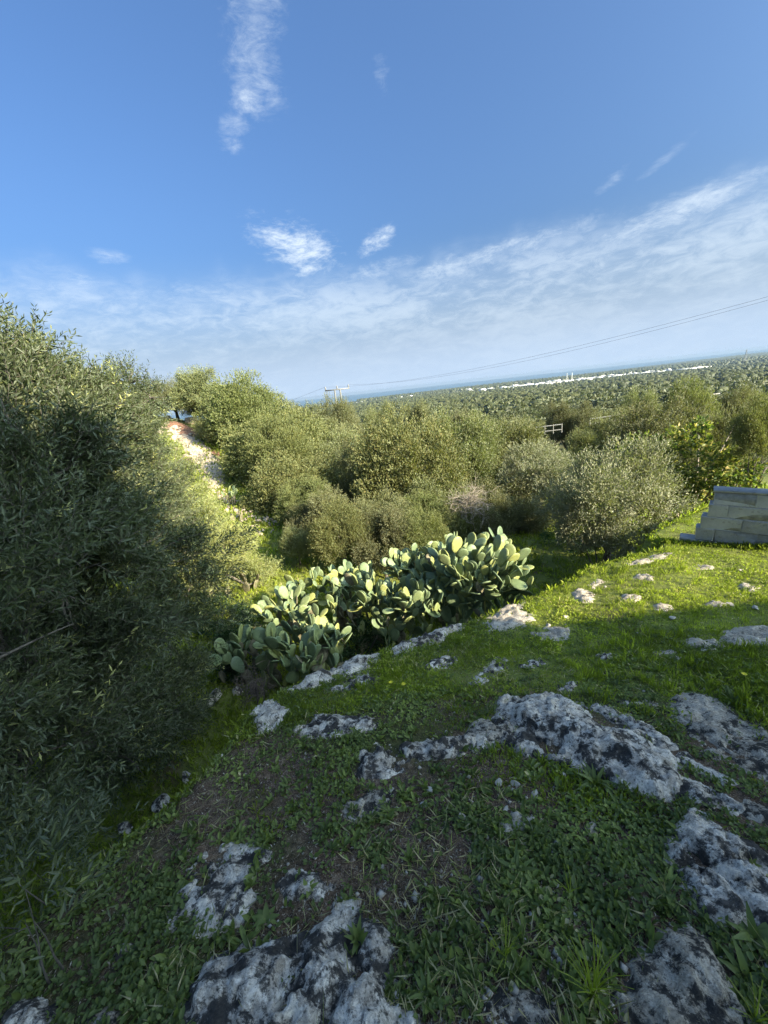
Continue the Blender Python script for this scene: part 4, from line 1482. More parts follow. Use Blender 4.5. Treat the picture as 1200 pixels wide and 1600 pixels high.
TREES = [
    # u, vtop, hd, width px, height ratio, kind, label
    (470, 745, 17.5, 100, 1.0, 'oak', 'bright bush to the left of the small bushy olive'),
    (486, 785, 14.6, 95, 1.0, 'oliveA', 'low dull bush left of the small bushy olive and right of the grassy dip'),
    (590, 770, 14.2, 120, 1.0, 'oliveA', 'rounded bush close behind the cacti under the big bright tree'),
    (760, 770, 15, 110, .9, 'oliveA', 'low olive bush close behind the tallest cactus'),
    (700, 790, 14.2, 95, .9, 'oak', 'small bush touching the back of the tall cacti'),
    (812, 775, 16, 100, .8, 'oliveA', 'dark bush at the back of the hollow left of the grey olive'),
    (655, 770, 15.2, 90, .9, 'oak', 'dull green bush under the big bright tree'),
    (345, 622, 34, 110, 1.0, 'oliveA', 'grey green bush right of the red earth below the skyline'),
    (300, 600, 43, 80, .9, 'oliveA', 'small dark olive behind the white stone block'),
    (522, 785, 11.8, 105, 1.0, 'oak', 'olive green bush just behind the left cacti'),
    (592, 798, 11.4, 110, 1.0, 'oliveA', 'greyish bush behind the gap between the cactus groups'),
    (650, 800, 11.6, 100, 1.0, 'oak', 'low bush tucked behind the middle cacti'),
    (458, 822, 13.0, 60, 1.0, 'oliveA', 'little dark bush at the right edge of the grassy dip'),
    (318, 573, 39, 120, .9, 'oliveA', 'olive tree on the skyline just right of the white stone block'),
    (262, 592, 44, 90, .8, 'oliveA', 'pale olive at the left of the skyline above the red earth'),
    (372, 585, 33, 150, 1.0, 'oak', 'yellow green oak crowning the hill above the stony slope'),
    (425, 632, 27, 190, 1.05, 'oak', 'broad yellow green oak in the middle of the hill, below the skyline'),
    (425, 650, 24, 120, 1.1, 'oak', 'bright oak whose branches hang over the stone slope'),
    (455, 705, 20.5, 170, .95, 'oak', 'low spreading oak shading the stones beside the hollow'),
    (470, 628, 36, 110, .9, 'oliveA', 'olive tree on the shoulder of the hill'),
    (522, 617, 40, 70, 1.2, 'oliveA', 'pointed dark olive in front of the wooden pylon'),
    (505, 662, 26, 150, 1.0, 'oliveA', 'brownish olive below the pointed one'),
    (560, 660, 30, 110, .9, 'oliveA', 'small olive between hill and the big bright olive'),
    (560, 690, 21, 120, 1.4, 'oliveA', 'shadowy olive left of the big bright olive'),
    (628, 640, 19, 200, 1.2, 'oak', 'big bright yellow green tree in the centre behind the cacti'),
    (525, 762, 14.5, 120, 1.2, 'oliveA', 'small bushy olive in front, left of centre, just behind the cacti'),
    (708, 640, 22, 150, 1.2, 'oliveA', 'silvery olive right of the big bright tree'),
    (690, 740, 16.5, 150, 1.0, 'oliveA', 'dark low olive behind the dead branches'),
    (785, 655, 24, 160, 1.1, 'oliveA', 'silver green olive at centre right below the plain'),
    (775, 745, 17, 160, .75, 'oliveA', 'low dark olive right of the dead branches'),
    (845, 688, 18.5, 150, 1.0, 'grey', 'greyish olive between the silver green olive and the lone grey one'),
    (962, 686, 12.2, 250, .9, 'grey', 'grey twiggy olive with visible trunk at the lawn edge'),
    (1035, 622, 27, 170, .85, 'oliveA', 'wide olive behind the yellow leaved tree'),
    (1085, 592, 38, 100, .8, 'oak', 'yellowish crown standing out of the grove at upper right'),
    (1130, 640, 18, 140, .9, 'oliveA', 'olive tree behind the masonry wall'),
    (1195, 615, 14, 110, 1.3, 'oak', 'dark green tree at the right edge above the wall'),
    (960, 640, 33, 100, .8, 'oliveA', 'round olive left of the wide one near the road rail'),
    (905, 672, 27, 80, .8, 'oliveA', 'small olive just right of the white road rail'),
    (870, 625, 58, 50, .8, 'oliveA', 'dark edged round olive beyond the white rail'),
    (925, 625, 56, 65, .8, 'oliveA', 'round olive beyond the rail, right of the dark edged one'),
    (730, 640, 44, 70, .8, 'oliveA', 'olive further back behind the silvery one'),
    (815, 672, 30, 80, .9, 'oliveA', 'olive in front of the rail on its left'),
    (590, 628, 48, 60, .8, 'oliveA', 'olive at the foot of the far plain left of centre'),
    (650, 628, 46, 70, .8, 'oliveA', 'yellowish olive behind the big bright tree'),
    (1000, 606, 62, 70, .8, 'oliveA', 'olive standing beyond the rounded ones at upper right'),
    (210, 605, 40, 90, .8, 'oliveA', 'olive on the skyline behind the near foliage'),
    (862, 800, 17, 90, .7, 'oak', 'low shaded bush at the back of the grassy hollow'),
    (1160, 600, 52, 80, .8, 'oliveA', 'olive high at right beyond the wall'),
]
for i, tr in enumerate(TREES):
    tree(*tr[:6], tr[6], vi=i, name='oak_tree' if tr[5] == 'oak' else 'olive_tree')

# grove beyond: individuals, then one mass
low_protos = []
for s_ in range(4):
    c, r = crown_lobes(300 + s_, 12, 1.0, (.34, .55))
    V1, F1, T1 = clump_leaves(c, r, 900, .17, .085, 300 + s_, shell=.8)
    low_protos.append(mesh_np('crown', V1, F1, [M['grove_leaf']], T1))
low_trunk = trunk_proto(77, 3)
gr_pts = []
rs = np.random.default_rng(99)
sp_ = 8.6
for gx in np.arange(-60, 260, sp_):
    for gy in np.arange(30, 260, sp_):
        x_, y_ = gx + rs.normal() * 1.8, gy + rs.normal() * 1.8
        r_ = math.hypot(x_, y_)
        a_ = math.degrees(math.atan2(x_, y_))
        if 44 < r_ < 235 and -12 < a_ < 50 and rs.random() < .93:
            gr_pts.append((r_, x_, y_))
gr_pts.sort()
ind, rest = gr_pts[:262], gr_pts[262:]
for i, (r_, x_, y_) in enumerate(ind):
    R = rs.uniform(2.8, 4.4)
    g = zt1(x_, y_)
    o = thing('olive_tree', (x_, y_, g), 'rounded grey green olive of the grove spreading down to the plain', 'tree', 'olive trees of the grove on the lower slope')
    hq = R * rs.uniform(.75, .95)
    big = r_ < 85
    me_ = CROWNS['oliveA'][i % 3] if big else low_protos[i % 4]
    tag(link('crown', me_, o, loc=(0, 0, hq * 1.05), rot=(0, 0, rs.uniform(0, 6)), scale=(R, R * rs.uniform(.85, 1.1), hq)), kind='stuff')
    link('trunk', low_trunk, o, scale=(hq, hq, hq * 1.0))


def far_mass(pts, per, Rr, seed, cards):
    """many far trees as a joined mass of lumpy blobs and leaf cards"""
    rs = np.random.default_rng(seed)
    pts = np.asarray(pts)
    n = len(pts)
    z = zt(pts[:, 0], pts[:, 1], False)
    R = rs.uniform(*Rr, n)
    # blob: squashed octahedral 14-vertex-like dome
    th = np.arange(6) * np.pi / 3
    ring1 = np.stack([np.cos(th), np.sin(th), np.zeros(6) - .1], -1)
    ring2 = np.stack([np.cos(th + .5) * .72, np.sin(th + .5) * .72, np.zeros(6) + .62], -1)
    base = np.vstack([ring1, ring2, [(0, 0, .95)]])
    f = []
    for i in range(6):
        j = (i + 1) % 6
        f += [(i, j, 6 + i), (j, 6 + j, 6 + i), (6 + i, 6 + j, 12)]
    f = np.array(f)
    B = base[None] * rs.uniform(.7, 1.2, (n, 13, 1)) * R[:, None, None]
    V = B + np.stack([pts[:, 0], pts[:, 1], z + R * .75], -1)[:, None]
    F = (np.arange(n)[:, None, None] * 13 + f[None]).reshape(-1, 3)
    T = np.repeat(rs.uniform(.15, .75, n), 13)
    out = [(V.reshape(-1, 3), F, T)]
    if cards:
        d = unit(rs.normal(size=(n * cards, 3)))
        d[:, 2] = np.abs(d[:, 2])
        k_ = np.repeat(np.arange(n), cards)
        P = np.stack([pts[k_, 0], pts[k_, 1], z[k_] + R[k_] * .75], -1) + d * (R[k_] * rs.uniform(.8, 1.05, len(k_)))[:, None]
        out.append(leaves_np(P, d + rs.normal(size=d.shape) * .7, R[k_] * .38, R[k_] * .20, np.clip(rs.normal(.45, .2, len(k_)) , 0, 1), rs=rs))
    return cat_np(out)


def jgrid(r0, r1, sp, a0, a1, seed, prob=.94):
    rs = np.random.default_rng(seed)
    x1 = r1 * math.sin(math.radians(a1))
    x0 = r1 * math.sin(math.radians(a0))
    gx, gy = np.meshgrid(np.arange(x0, x1, sp), np.arange(r0 * .5, r1, sp))
    x = gx.ravel() + rs.normal(size=gx.size) * sp * .22
    y = gy.ravel() + rs.normal(size=gx.size) * sp * .22
    r = np.hypot(x, y)
    a = np.degrees(np.arctan2(x, y))
    plots = fbm(x, y, 1 / (sp * 9), 2, seed)
    k = (r > r0) & (r < r1) & (a > a0) & (a < a1) & (rs.random(len(x)) < prob) & (plots > -.42)
    return np.stack([x[k], y[k]], -1)


masses = [far_mass([(p[1], p[2]) for p in rest], 0, (3.2, 5.0), 1, 60),
          far_mass(jgrid(234, 520, 10.5, -12, 50, 2), 0, (3.4, 5.8), 2, 30),
          far_mass(jgrid(520, 1300, 14.0, -12, 50, 3), 0, (4.4, 7.6), 3, 7),
          far_mass(jgrid(1300, 3300, 24.0, -12, 50, 4), 0, (5.0, 9.0), 4, 0),
          far_mass(jgrid(3300, 6000, 48.0, -2, 50, 6), 0, (8.0, 15.0), 5, 0)]
V, F, T = cat_np(masses)
tag(link('far_olive_grove', mesh_np('far_olive_grove', V, F, [M['grove_leaf']], T)), 'sea of olive trees over the plain down to the coast', kind='stuff')


# near olive on the left: leafy twigs with real leaf size
def sprigs(centres, radii_, n, seed, slen=.30, npair=7, L=.055, W=.012, shell=.35, sq=.9, stem_r=.0022):
    rs = np.random.default_rng(seed)
    centres = np.asarray(centres, float)
    radii_ = np.asarray(radii_, float)
    w = radii_ ** 2.2
    k_ = rs.choice(len(centres), n, p=w / w.sum())
    nsub = 22
    sub = unit(rs.normal(size=(len(centres), nsub, 3)))
    sr = rs.uniform(.66, 1.16, (len(centres), nsub))
    q_ = rs.integers(0, nsub, n)
    d = unit(sub[k_, q_] + rs.normal(size=(n, 3)) * .14)
    rr = (shell + (1 - shell) * rs.random(n) ** .7) * sr[k_, q_]
    lump = 1 + .2 * np.sin(d[:, 0] * 6 + k_ * 1.7) * np.sin(d[:, 1] * 5 + k_) + .15 * np.sin(d[:, 2] * 7 + k_ * 2.1)
    B = centres[k_] + d * (radii_[k_] * rr * lump)[:, None] * np.array([1, 1, sq])
    ax = unit(d * .8 + rs.normal(size=(n, 3)) * .45 + np.array([0, 0, .35]))
    SL = slen * rs.uniform(.6, 1.3, n)
    sidev = unit(np.cross(ax, rs.normal(size=(n, 3))))
    s2 = np.cross(ax, sidev)
    tb = np.clip(rs.normal(.42, .14, n) + .12 * ((k_ % 4) - 1.5) / 1.5, 0, .9)
    tb = np.where(rs.random(n) < .035, .97, tb)
    P, D, T, Ls = [], [], [], []
    for q in range(npair):
        f = (q + .6) / npair
        c = B + ax * (SL * f)[:, None] + s2 * (.06 * SL * math.sin(f * 3))[:, None]
        sv = sidev if q % 2 == 0 else s2
        for sg in (1, -1):
            P.append(c)
            D.append(unit(ax * (.55 + .5 * f) + sv * sg * .8 + rs.normal(size=(n, 3)) * .22))
            T.append(np.clip(tb + rs.normal(size=n) * .13, 0, 1))
            Ls.append(L * rs.uniform(.65, 1.2, n) * (1.1 - .35 * f))
    P, D, T, Ls = map(np.concatenate, (P, D, T, Ls))
    V, F, T = leaves_np(P, D, Ls, W * Ls / L, T, fold=.2, rs=rs, bend=.08)
    # stems: 3-sided thin blades
    tip = B + ax * SL[:, None]
    Vs = np.stack([B + sidev * stem_r, B - sidev * stem_r, tip, B + s2 * stem_r], 1).reshape(-1, 3)
    i = np.arange(n)[:, None] * 4
    Fs = np.concatenate([i + [0, 1, 2], i + [1, 3, 2], i + [3, 0, 2]], 0)
    return (V, F, T), (Vs, Fs)


def near_tree(name, label, lobes, n, seed, base, trunk_h, mat='olive_leaf_near', n_sprig=70, **kw):
    """lobes: (u, v, horizontal distance, radius m)"""
    cs = [at(u, v, hd) for (u, v, hd, r) in lobes]
    g = zt1(base[0], base[1])
    o0 = Vector((base[0], base[1], g))
    root = thing(name, o0, label, 'tree')
    c = np.array([tuple(p - o0) for p in cs])
    r = np.array([q[3] for q in lobes])
    (V, F, T), (Vs, Fs) = sprigs(c, r, n, seed, **kw)
    tag(link('crown', mesh_np('crown', V, F, [M[mat]], T), root), kind='stuff')
    tag(link('twigs', mesh_np('twigs', Vs, Fs, [M['bark']]), root), kind='stuff')
    # trunk and a limb to each lobe
    rs = np.random.default_rng(seed + 9)
    cen = c.mean(0)
    t0 = np.array([(0, 0, -.2), cen * np.array([.1, .1, 0]) + (0, 0, trunk_h * .5), cen * np.array([.25, .25, 0]) + (0, 0, trunk_h)])
    Vt, Ft = tubes_np([(t0, [.26, .20, .17])], 8)
    link('trunk', mesh_np('trunk', Vt, Ft, [M['bark']], smooth=True), root)
    for cc, rr in zip(c, r):
        mid = (t0[-1] + cc) / 2 + rs.normal(size=3) * .25
        pts = [t0[-1], mid, cc]
        paths = [(np.array(pts), [.06, .035, .018])]
        for q in range(7):
            dd = unit(rs.normal(size=3) + np.array([0, 0, .3]))
            paths.append((wander(cc, dd, rr * .95, 5, .2, rs=rs), np.linspace(.016, .003, 6)))
        Vt, Ft = tubes_np(paths, 5)
        link('branch', mesh_np('branch', Vt, Ft, [M['bark']], smooth=True), root)
    return root


near_tree('olive_tree', 'huge near olive with long narrow leaves filling the lower left, mostly in shade',
          [(30, 760, 4.3, .95), (-60, 900, 3.7, .9), (90, 900, 4.6, 1.0), (200, 900, 5.4, 1.05), (60, 1040, 4.0, .85), (-80, 1060, 3.4, .7),
           (180, 1030, 4.9, .95), (260, 1000, 5.9, .8), (140, 1160, 4.2, .62), (30, 1180, 3.5, .6), (225, 1130, 5.0, .65), (270, 1120, 5.7, .5),
           (120, 790, 5.2, .9), (-40, 730, 4.6, .9), (-70, 1180, 3.2, .4)],
          11500, 501, (-5.0, 4.2), 2.2, L=.076, W=.0165, shell=.5)
near_tree('olive_tree', 'tall olive behind the near one, its dark sprigs standing against the sky at upper left',
          [(20, 650, 6.0, .9), (90, 680, 6.6, .9), (-60, 640, 5.6, .95), (150, 690, 7.4, .8), (190, 715, 8.4, .72), (130, 740, 7.2, 1.0), (200, 780, 8.0, .9),
           (235, 800, 9.0, .75), (215, 855, 7.6, .65), (15, 590, 6.2, .38), (60, 610, 6.6, .4), (130, 630, 7.2, .45), (190, 640, 8.2, .45), (34, 542, 6.2, .20), (72, 570, 6.4, .22), (132, 590, 7.2, .24), (200, 600, 8.2, .28), (236, 622, 9.0, .3), (245, 745, 9.6, .5), (225, 665, 9.4, .3)],
          10500, 502, (-6.2, 6.4), 3.0, L=.080, W=.0175, shell=.5)
near_tree('willow_shrub', 'bright sunlit yellow green shrub above the small separate cactus',
          [(290, 775, 12.4, .75), (272, 725, 12.6, .6), (300, 870, 10.5, .9), (350, 865, 11.2, .85), (395, 888, 11.8, .6), (305, 815, 11.6, .8), (365, 850, 12.2, .6), (330, 850, 11.6, .8), (290, 930, 9.6, .7), (410, 905, 12.0, .5)],
          6500, 503, (-5.2, 9.6), 1.0, mat='willow_leaf', L=.075, W=.019, slen=.34, shell=.3)

# olive shoots at the lower left edge
for i, (u, v, hd, r, lab) in enumerate([(40, 1370, 1.95, .30, 'olive sucker with narrow leaves low at the left edge'), (110, 1320, 2.3, .24, 'olive shoot standing in front of the dark bank'), (20, 1440, 1.6, .16, 'pale leaved olive shoot in the bottom left weeds')]):
    c = at(u, v, hd)
    p = Vector((c.x, c.y, zt1(c.x, c.y)))
    root = thing('olive_shoot', p, lab, 'plant')
    rs = np.random.default_rng(600 + i)
    n = [70, 45, 14][i]
    B = rs.normal(size=(n, 3)) * r * .25
    B[:, 2] = 0
    (V, F, T), (Vs, Fs) = sprigs([tuple(c - p)], [r], n, 610 + i, L=.055, W=.011, slen=.2)
    T = np.clip(T + (.35 if i == 2 else 0), 0, 1)
    tag(link('foliage', mesh_np('foliage', V, F, [M['olive_leaf_near']], T), root), kind='stuff')
    paths = [(wander((rs.normal() * .02, rs.normal() * .02, -.03), tuple(unit(np.array(tuple(c - p)) + rs.normal(size=3) * .12)), (c - p).length + r * .3, 6, .05, rs=rs), np.linspace(.004, .001, 7)) for _ in range(3)]
    Vt, Ft = tubes_np(paths, 4)
    link('stem', mesh_np('stem', Vt, Ft, [M['bark']]), root)

# yellowing large-leaved fig
c0 = at(1085, 735, 14.6)
g = zt1(c0.x, c0.y)
fig = thing('fig_tree', (c0.x, c0.y, g), 'large leaved fig tree with yellowing leaves behind the wall end', 'tree')
lob = [(1000, 705, 15.2, .75), (1050, 700, 15, .8), (1090, 725, 14.6, .95), (1135, 735, 14.2, .8), (1040, 755, 15, .85), (1085, 775, 14.4, .85), (1010, 745, 15.4, .65), (1125, 770, 14, .7), (1080, 680, 14.8, .4), (1095, 665, 14.9, .25), (1060, 810, 14.6, .65)]
cs = np.array([tuple(at(u, v, hd) - Vector((c0.x, c0.y, g))) for u, v, hd, r in lob])
V, F, T = clump_leaves(cs, [q[3] for q in lob], 6800, .135, .08, 701, shell=.45, tint_base=.48, up=.0, tvar=.26)
tag(link('crown', mesh_np('crown', V, F, [M['fig_leaf']], T), fig), kind='stuff')
rs = np.random.default_rng(702)
paths = [(wander((0, 0, -.1), unit(c_ + rs.normal(size=3) * .1), np.linalg.norm(c_) * 1.05, 7, .08, rs=rs), np.linspace(.07, .012, 8)) for c_ in cs]
Vt, Ft = tubes_np(paths, 5)
link('trunk', mesh_np('trunk', Vt, Ft, [M['dry_twig']], smooth=True), fig)

# dark understorey bushes round the cacti
def bush(name, label, lobes, n, seed, L=.05, W=.028, mat='dark_leaf', tint=.4):
    cs = [at(u, v, hd) for u, v, hd, r in lobes]
    bx, by = cs[0].x, cs[0].y
    g = zt1(bx, by)
    root = thing(name, (bx, by, g), label, 'shrub')
    o0 = Vector((bx, by, g))
    V, F, T = clump_leaves([tuple(p - o0) for p in cs], [q[3] for q in lobes], n, L, W, seed, shell=.4, tint_base=tint)
    tag(link('foliage', mesh_np('foliage', V, F, [M[mat]], T), root), kind='stuff')
    rs = np.random.default_rng(seed)
    paths = [(wander((0, 0, -.05), unit(np.array(tuple(p - o0)) + (0, 0, .3)), (p - o0).length + .2, 5, .1, rs=rs), np.linspace(.03, .008, 6)) for p in cs]
    Vt, Ft = tubes_np(paths, 5)
    link('stem', mesh_np('stem', Vt, Ft, [M['bark']]), root)
    return root


bush('bramble_bush', 'dark bramble filling the hollow left of the shaded cacti', [(345, 960, 8.5, .6), (365, 990, 7.6, .6), (340, 1010, 7.4, .5), (380, 1040, 6.6, .4), (350, 1050, 6.4, .35)], 9000, 801)
bush('ivy_bush', 'dark growth in the gap between the two cactus groups', [(560, 1005, 6.8, .4), (580, 985, 7.4, .4), (600, 1005, 6.6, .3)], 4000, 802)
bush('mastic_bush', 'low glossy bush beside the trunk of the grey olive', [(900, 850, 13.5, .55), (870, 835, 14, .5), (985, 840, 13, .5), (960, 830, 13.6, .5)], 6000, 803, mat='dark_leaf', tint=.6)
bush('mastic_bush', 'small leafy bush hiding the foot of the grey olive', [(935, 840, 11.6, .4), (965, 835, 11.5, .42), (905, 848, 12.2, .35)], 4200, 805, mat='grey_leaf', tint=.3)
bush('mastic_bush', 'green bush at the foot of the wall end', [(1040, 835, 11.5, .45), (1060, 845, 11, .3), (1020, 845, 11.4, .3)], 4000, 804, mat='oak_leaf', tint=.3)


def twig_thing(name, label, centre, r, n, length, mat, seed, rad=.006, base=None, up=.4):
    c = Vector(centre)
    g = zt1(c.x, c.y)
    root = thing(name, (c.x, c.y, g), label, 'dead plant')
    rs = np.random.default_rng(seed)
    paths = []
    for _ in range(n):
        st = rs.normal(size=3) * r * .35 + np.array([0, 0, c.z - g])
        b = wander(st, unit(rs.normal(size=3) + (0, 0, up)), length, 6, .28, .04, rs=rs)
        paths.append((b, np.linspace(rad, rad * .25, 7)))
        for q in (2, 4):
            paths.append((wander(b[q], unit(rs.normal(size=3) + (0, 0, up * .5)), length * .5, 4, .3, rs=rs), np.linspace(rad * .5, rad * .2, 5)))
    Vt, Ft = tubes_np(paths, 4)
    tag(link('twigs', mesh_np('twigs', Vt, Ft, [M[mat]]), root), kind='stuff')
    b0 = [(np.array([(0, 0, -.1), (0, 0, (c.z - g) * .6), (0.02, 0, c.z - g)]), [rad * 5, rad * 4, rad * 2.5])]
    Vt, Ft = tubes_np(b0, 6)
    link('stem', mesh_np('stem', Vt, Ft, [M[mat]]), root)
    return root


twig_thing('dead_tree', 'bare pale branched shrub behind the tallest cactus', at(735, 790, 14.2), .8, 110, .8, 'dry_twig', 901, .010)
twig_thing('twig_heap', 'brown heap of dead twigs at the left tip of the terrace', at(397, 1075, 4.9), .28, 90, .26, 'dark_twig', 902, .004, up=.2)
twig_thing('dry_thistle', 'small dry twiggy weed standing in the shaded grass near the ridge', at(612, 1100, 3.5), .08, 22, .13, 'dry_twig', 903, .0012, up=.9)

# ------------------------------------------------------------------ stony slope and red earth on the hill
def on_hill(u, v):
    return ground(u, v, 90)


rubble = []
line = [(262, 668), (280, 685), (296, 700), (312, 715), (322, 735), (332, 755), (345, 775), (362, 795), (385, 808), (408, 818), (430, 822)]
rs = random.Random(5)
stones = [rough_stone(1, 500 + i, .75) for i in range(5)]
for s_ in stones:
    s_.materials.append(M['hill_stone'])
import itertools
wall_root = None
pts_h = []
for k_ in range(240):
    t_ = rs.random() * (len(line) - 1)
    i = int(t_)
    f_ = t_ - i
    u = line[i][0] * (1 - f_) + line[i + 1][0] * f_ + rs.gauss(0, 7)
    v = line[i][1] * (1 - f_) + line[i + 1][1] * f_ + rs.gauss(0, 7)
    p = on_hill(u, v)
    if p is not None and p.length < 60:
        pts_h.append(p)
c_ = sum(pts_h, Vector()) / len(pts_h)
wall_root = thing('rubble_bank', c_, 'pale dry stone rubble bank running down the hill on the left', 'stone bank')
for p in pts_h:
    r = rs.uniform(.10, .26) * (p.length / 25)
    o = link('stone', stones[rs.randrange(5)], wall_root, loc=p - c_ + Vector((0, 0, r * .2)), rot=(rs.uniform(-.4, .4), rs.uniform(-.4, .4), rs.uniform(0, 6)), scale=(r, r, r * rs.uniform(.7, 1)))
for px_, lab in [([(258, 668), (268, 655), (290, 650), (312, 660), (326, 680), (300, 684), (275, 680)], 'patch of bare red earth near the hill top'),
                 ([(322, 706), (340, 702), (356, 716), (344, 722), (328, 716)], 'smaller strip of red earth beside the stone bank')]:
    o = rock(px_, .25, lab, 'red_earth', edge=.6, name='red_earth_mound', seed=77)
    o['category'] = 'earth mound'
p = (ground(300, 662, 90) or at(300, 650, 36)) + Vector((0, 0, .3))
o = boxes('stone_block', [(-.5, .5, -.4, .4, -.4, .3)], [M['hill_stone']], None, loc=p, rot=(0, 0, .3))
bv = o.modifiers.new('bevel', 'BEVEL')
bv.width = .12
bv.segments = 2
tag(o, 'white stone block at the top of the red earth', 'stone block')

# ------------------------------------------------------------------ tufa block wall on the right
a = Vector((*plane_pt(1061, 846), 0))
b_ = Vector((*plane_pt(1225, 852), 0))
L_ = 4.2
dirw = Vector((b_.x - a.x, b_.y - a.y, 0)).normalized()
angw = math.radians(-42)
dirw = Vector((math.cos(angw), math.sin(angw), 0))
wz = min(zt1(a.x, a.y), zt1(a.x + dirw.x * 2, a.y + dirw.y * 2)) - .08
wall = thing('block_wall', (a.x, a.y, wz), 'low stepped wall of weathered tufa blocks at the right edge of the lawn', 'wall', rotz=angw)
BH, BL, BD = .212, .50, .24
steps = [0.0, .20, .26, .32, .37]
rs = random.Random(8)


def block_mesh(L, seed):
    import bmesh
    bm = bmesh.new()
    bmesh.ops.create_cube(bm, size=1)
    for v in bm.verts:
        v.co = Vector((v.co.x * L, v.co.y * BD, v.co.z * (BH - .003)))
    bmesh.ops.bevel(bm, geom=bm.edges[:], offset=.009, segments=1, affect='EDGES')
    r_ = random.Random(seed)
    for v in bm.verts:
        v.co += Vector((r_.gauss(0, .005), r_.gauss(0, .006), r_.gauss(0, .003)))
    me = bpy.data.meshes.new('block')
    bm.to_mesh(me)
    bm.free()
    me.materials.append(M['masonry'])
    return me


BM = [block_mesh(BL - .002, i) for i in range(4)]
HBM = [block_mesh(BL / 2 - .008, 20 + i) for i in range(2)]
for c_i in range(5):
    x_ = steps[c_i]
    first = True
    while x_ < L_:
        half = first and c_i % 2 == 1
        ln = BL / 2 if half else BL
        me_ = HBM[rs.randrange(2)] if half else BM[rs.randrange(4)]
        o = link('block', me_, wall, loc=(x_ + ln / 2, rs.gauss(0, .004), BH / 2 + c_i * BH), rot=(0, 0, math.pi if rs.random() < .5 else 0))
        x_ += ln
        first = False
for c_i in range(5):
    boxes('mortar_core', [(steps[c_i] + .012, L_, -BD / 2 + .007, BD / 2 - .007, c_i * BH + .001, (c_i + 1) * BH - .002)], [M['mortar']], wall)
o = boxes('coping', [(steps[4] - .02, L_ + .05, -BD / 2 - .012, BD / 2 + .012, 5 * BH + .002, 5 * BH + .035)], [M['masonry']], wall)

# ------------------------------------------------------------------ far things
TOP_GROUP = 'white houses of the coastal town'
rs = random.Random(77)


def far_house(x_, y_, w_, d_, h_, label, group=None, mat='white_wash', name='town_house', rot=0, wing=True):
    g = zt1(x_, y_)
    Vs, Fs, n = [], [], 0
    bl = [(-w_ / 2, w_ / 2, -d_ / 2, d_ / 2, -3, h_)]
    if wing:
        bl += [(-w_ * .3, w_ * .05, -d_ * .3, d_ * .3, h_ + .01, h_ + 2.6)]
    bl += [(-w_ / 2 - .2, w_ / 2 + .2, -d_ / 2 - .2, -d_ / 2 + .2, h_ - .4, h_ + .5)]
    root = thing(name, (x_, y_, g), label, 'building', group, rot)
    boxes('wall', bl, [M[mat]], root)
    nb = max(2, int(w_ / 6))
    boxes('windows', [(-w_ / 2 + w_ * (k_ + .3) / nb, -w_ / 2 + w_ * (k_ + .55) / nb, -d_ / 2 - .1, -d_ / 2 - .02, 1.5, 3.2) for k_ in range(nb)], [M['glass_dark']], root)
    return root


# the town band: bearing in degrees and distance
for i in range(190):
    az_ = rs.triangular(12, 43, 28) if i < 170 else rs.uniform(2, 46)
    d_ = 2650 + (az_ - 10) * 24 + rs.gauss(0, 260) if i < 170 else rs.uniform(3300, 4400)
    x_, y_ = d_ * math.sin(math.radians(az_)), d_ * math.cos(math.radians(az_))
    far_house(x_, y_, rs.uniform(18, 60), rs.uniform(10, 18), rs.uniform(8, 17), 'small white flat roofed house in the town band near the sea', TOP_GROUP,
              'white_wash' if rs.random() < .8 else 'grey_wash', rot=-math.radians(az_) + rs.gauss(0, .4), wing=rs.random() < .5)
for (u, v, d_, w_, h_, lab) in [(800, 603, 2350, 260, 10, 'long low white warehouse at the left end of the town band'), (845, 598, 2450, 200, 12, 'second long white warehouse right of the first'),
                                (735, 612, 2300, 150, 7, 'greyish white sheds left of the long warehouse'), (630, 617, 3500, 190, 13, 'white hotel row by the shore left of centre'),
                                (1075, 574, 3100, 190, 14, 'long white building toward the right end of the town'), (1010, 580, 3000, 140, 14, 'bright white block in the middle of the town'),
                                (902, 600, 1500, 52, 8, 'white farmhouse in the groves below the town'), (905, 606, 1250, 36, 6, 'lower white farm shed below the farmhouse'),
                                (868, 616, 820, 12, 7, 'small white cubic house among olives'), (669, 640, 520, 22, 4, 'long pale shed roof in the groves at centre'),
                                (655, 621, 1500, 34, 6, 'white cottage pair in the plain at centre'), (1035, 607, 900, 24, 5, 'pale hut in the olives at upper right'),
                                (1145, 574, 2300, 80, 8, 'white building near the right edge of the plain'), (560, 624, 3400, 90, 8, 'white houses at the far left of the shore')]:
    p = at(u, v, d_)
    far_house(p.x, p.y, w_, w_ * .2 + 6, h_, lab, None, 'white_wash', 'farm_building' if d_ < 2000 else 'warehouse', rot=-math.atan2(p.x, p.y) + .1, wing=False)


def pole(x_, y_, h_, label, name='utility_pole', arm=1.4, rr=.14, mat='wood_pole'):
    g = zt1(x_, y_)
    root = thing(name, (x_, y_, g), label, 'pole')
    Vt, Ft = tubes_np([(np.array([(0, 0, -.3), (0, 0, h_ / 2), (0, 0, h_)]), [rr, rr * .85, rr * .65])], 7)
    link('post', mesh_np('post', Vt, Ft, [M[mat]], smooth=True), root)
    boxes('crossarm', [(-arm, arm, -.06, .06, h_ - .5, h_ - .36)], [M[mat]], root)
    return root


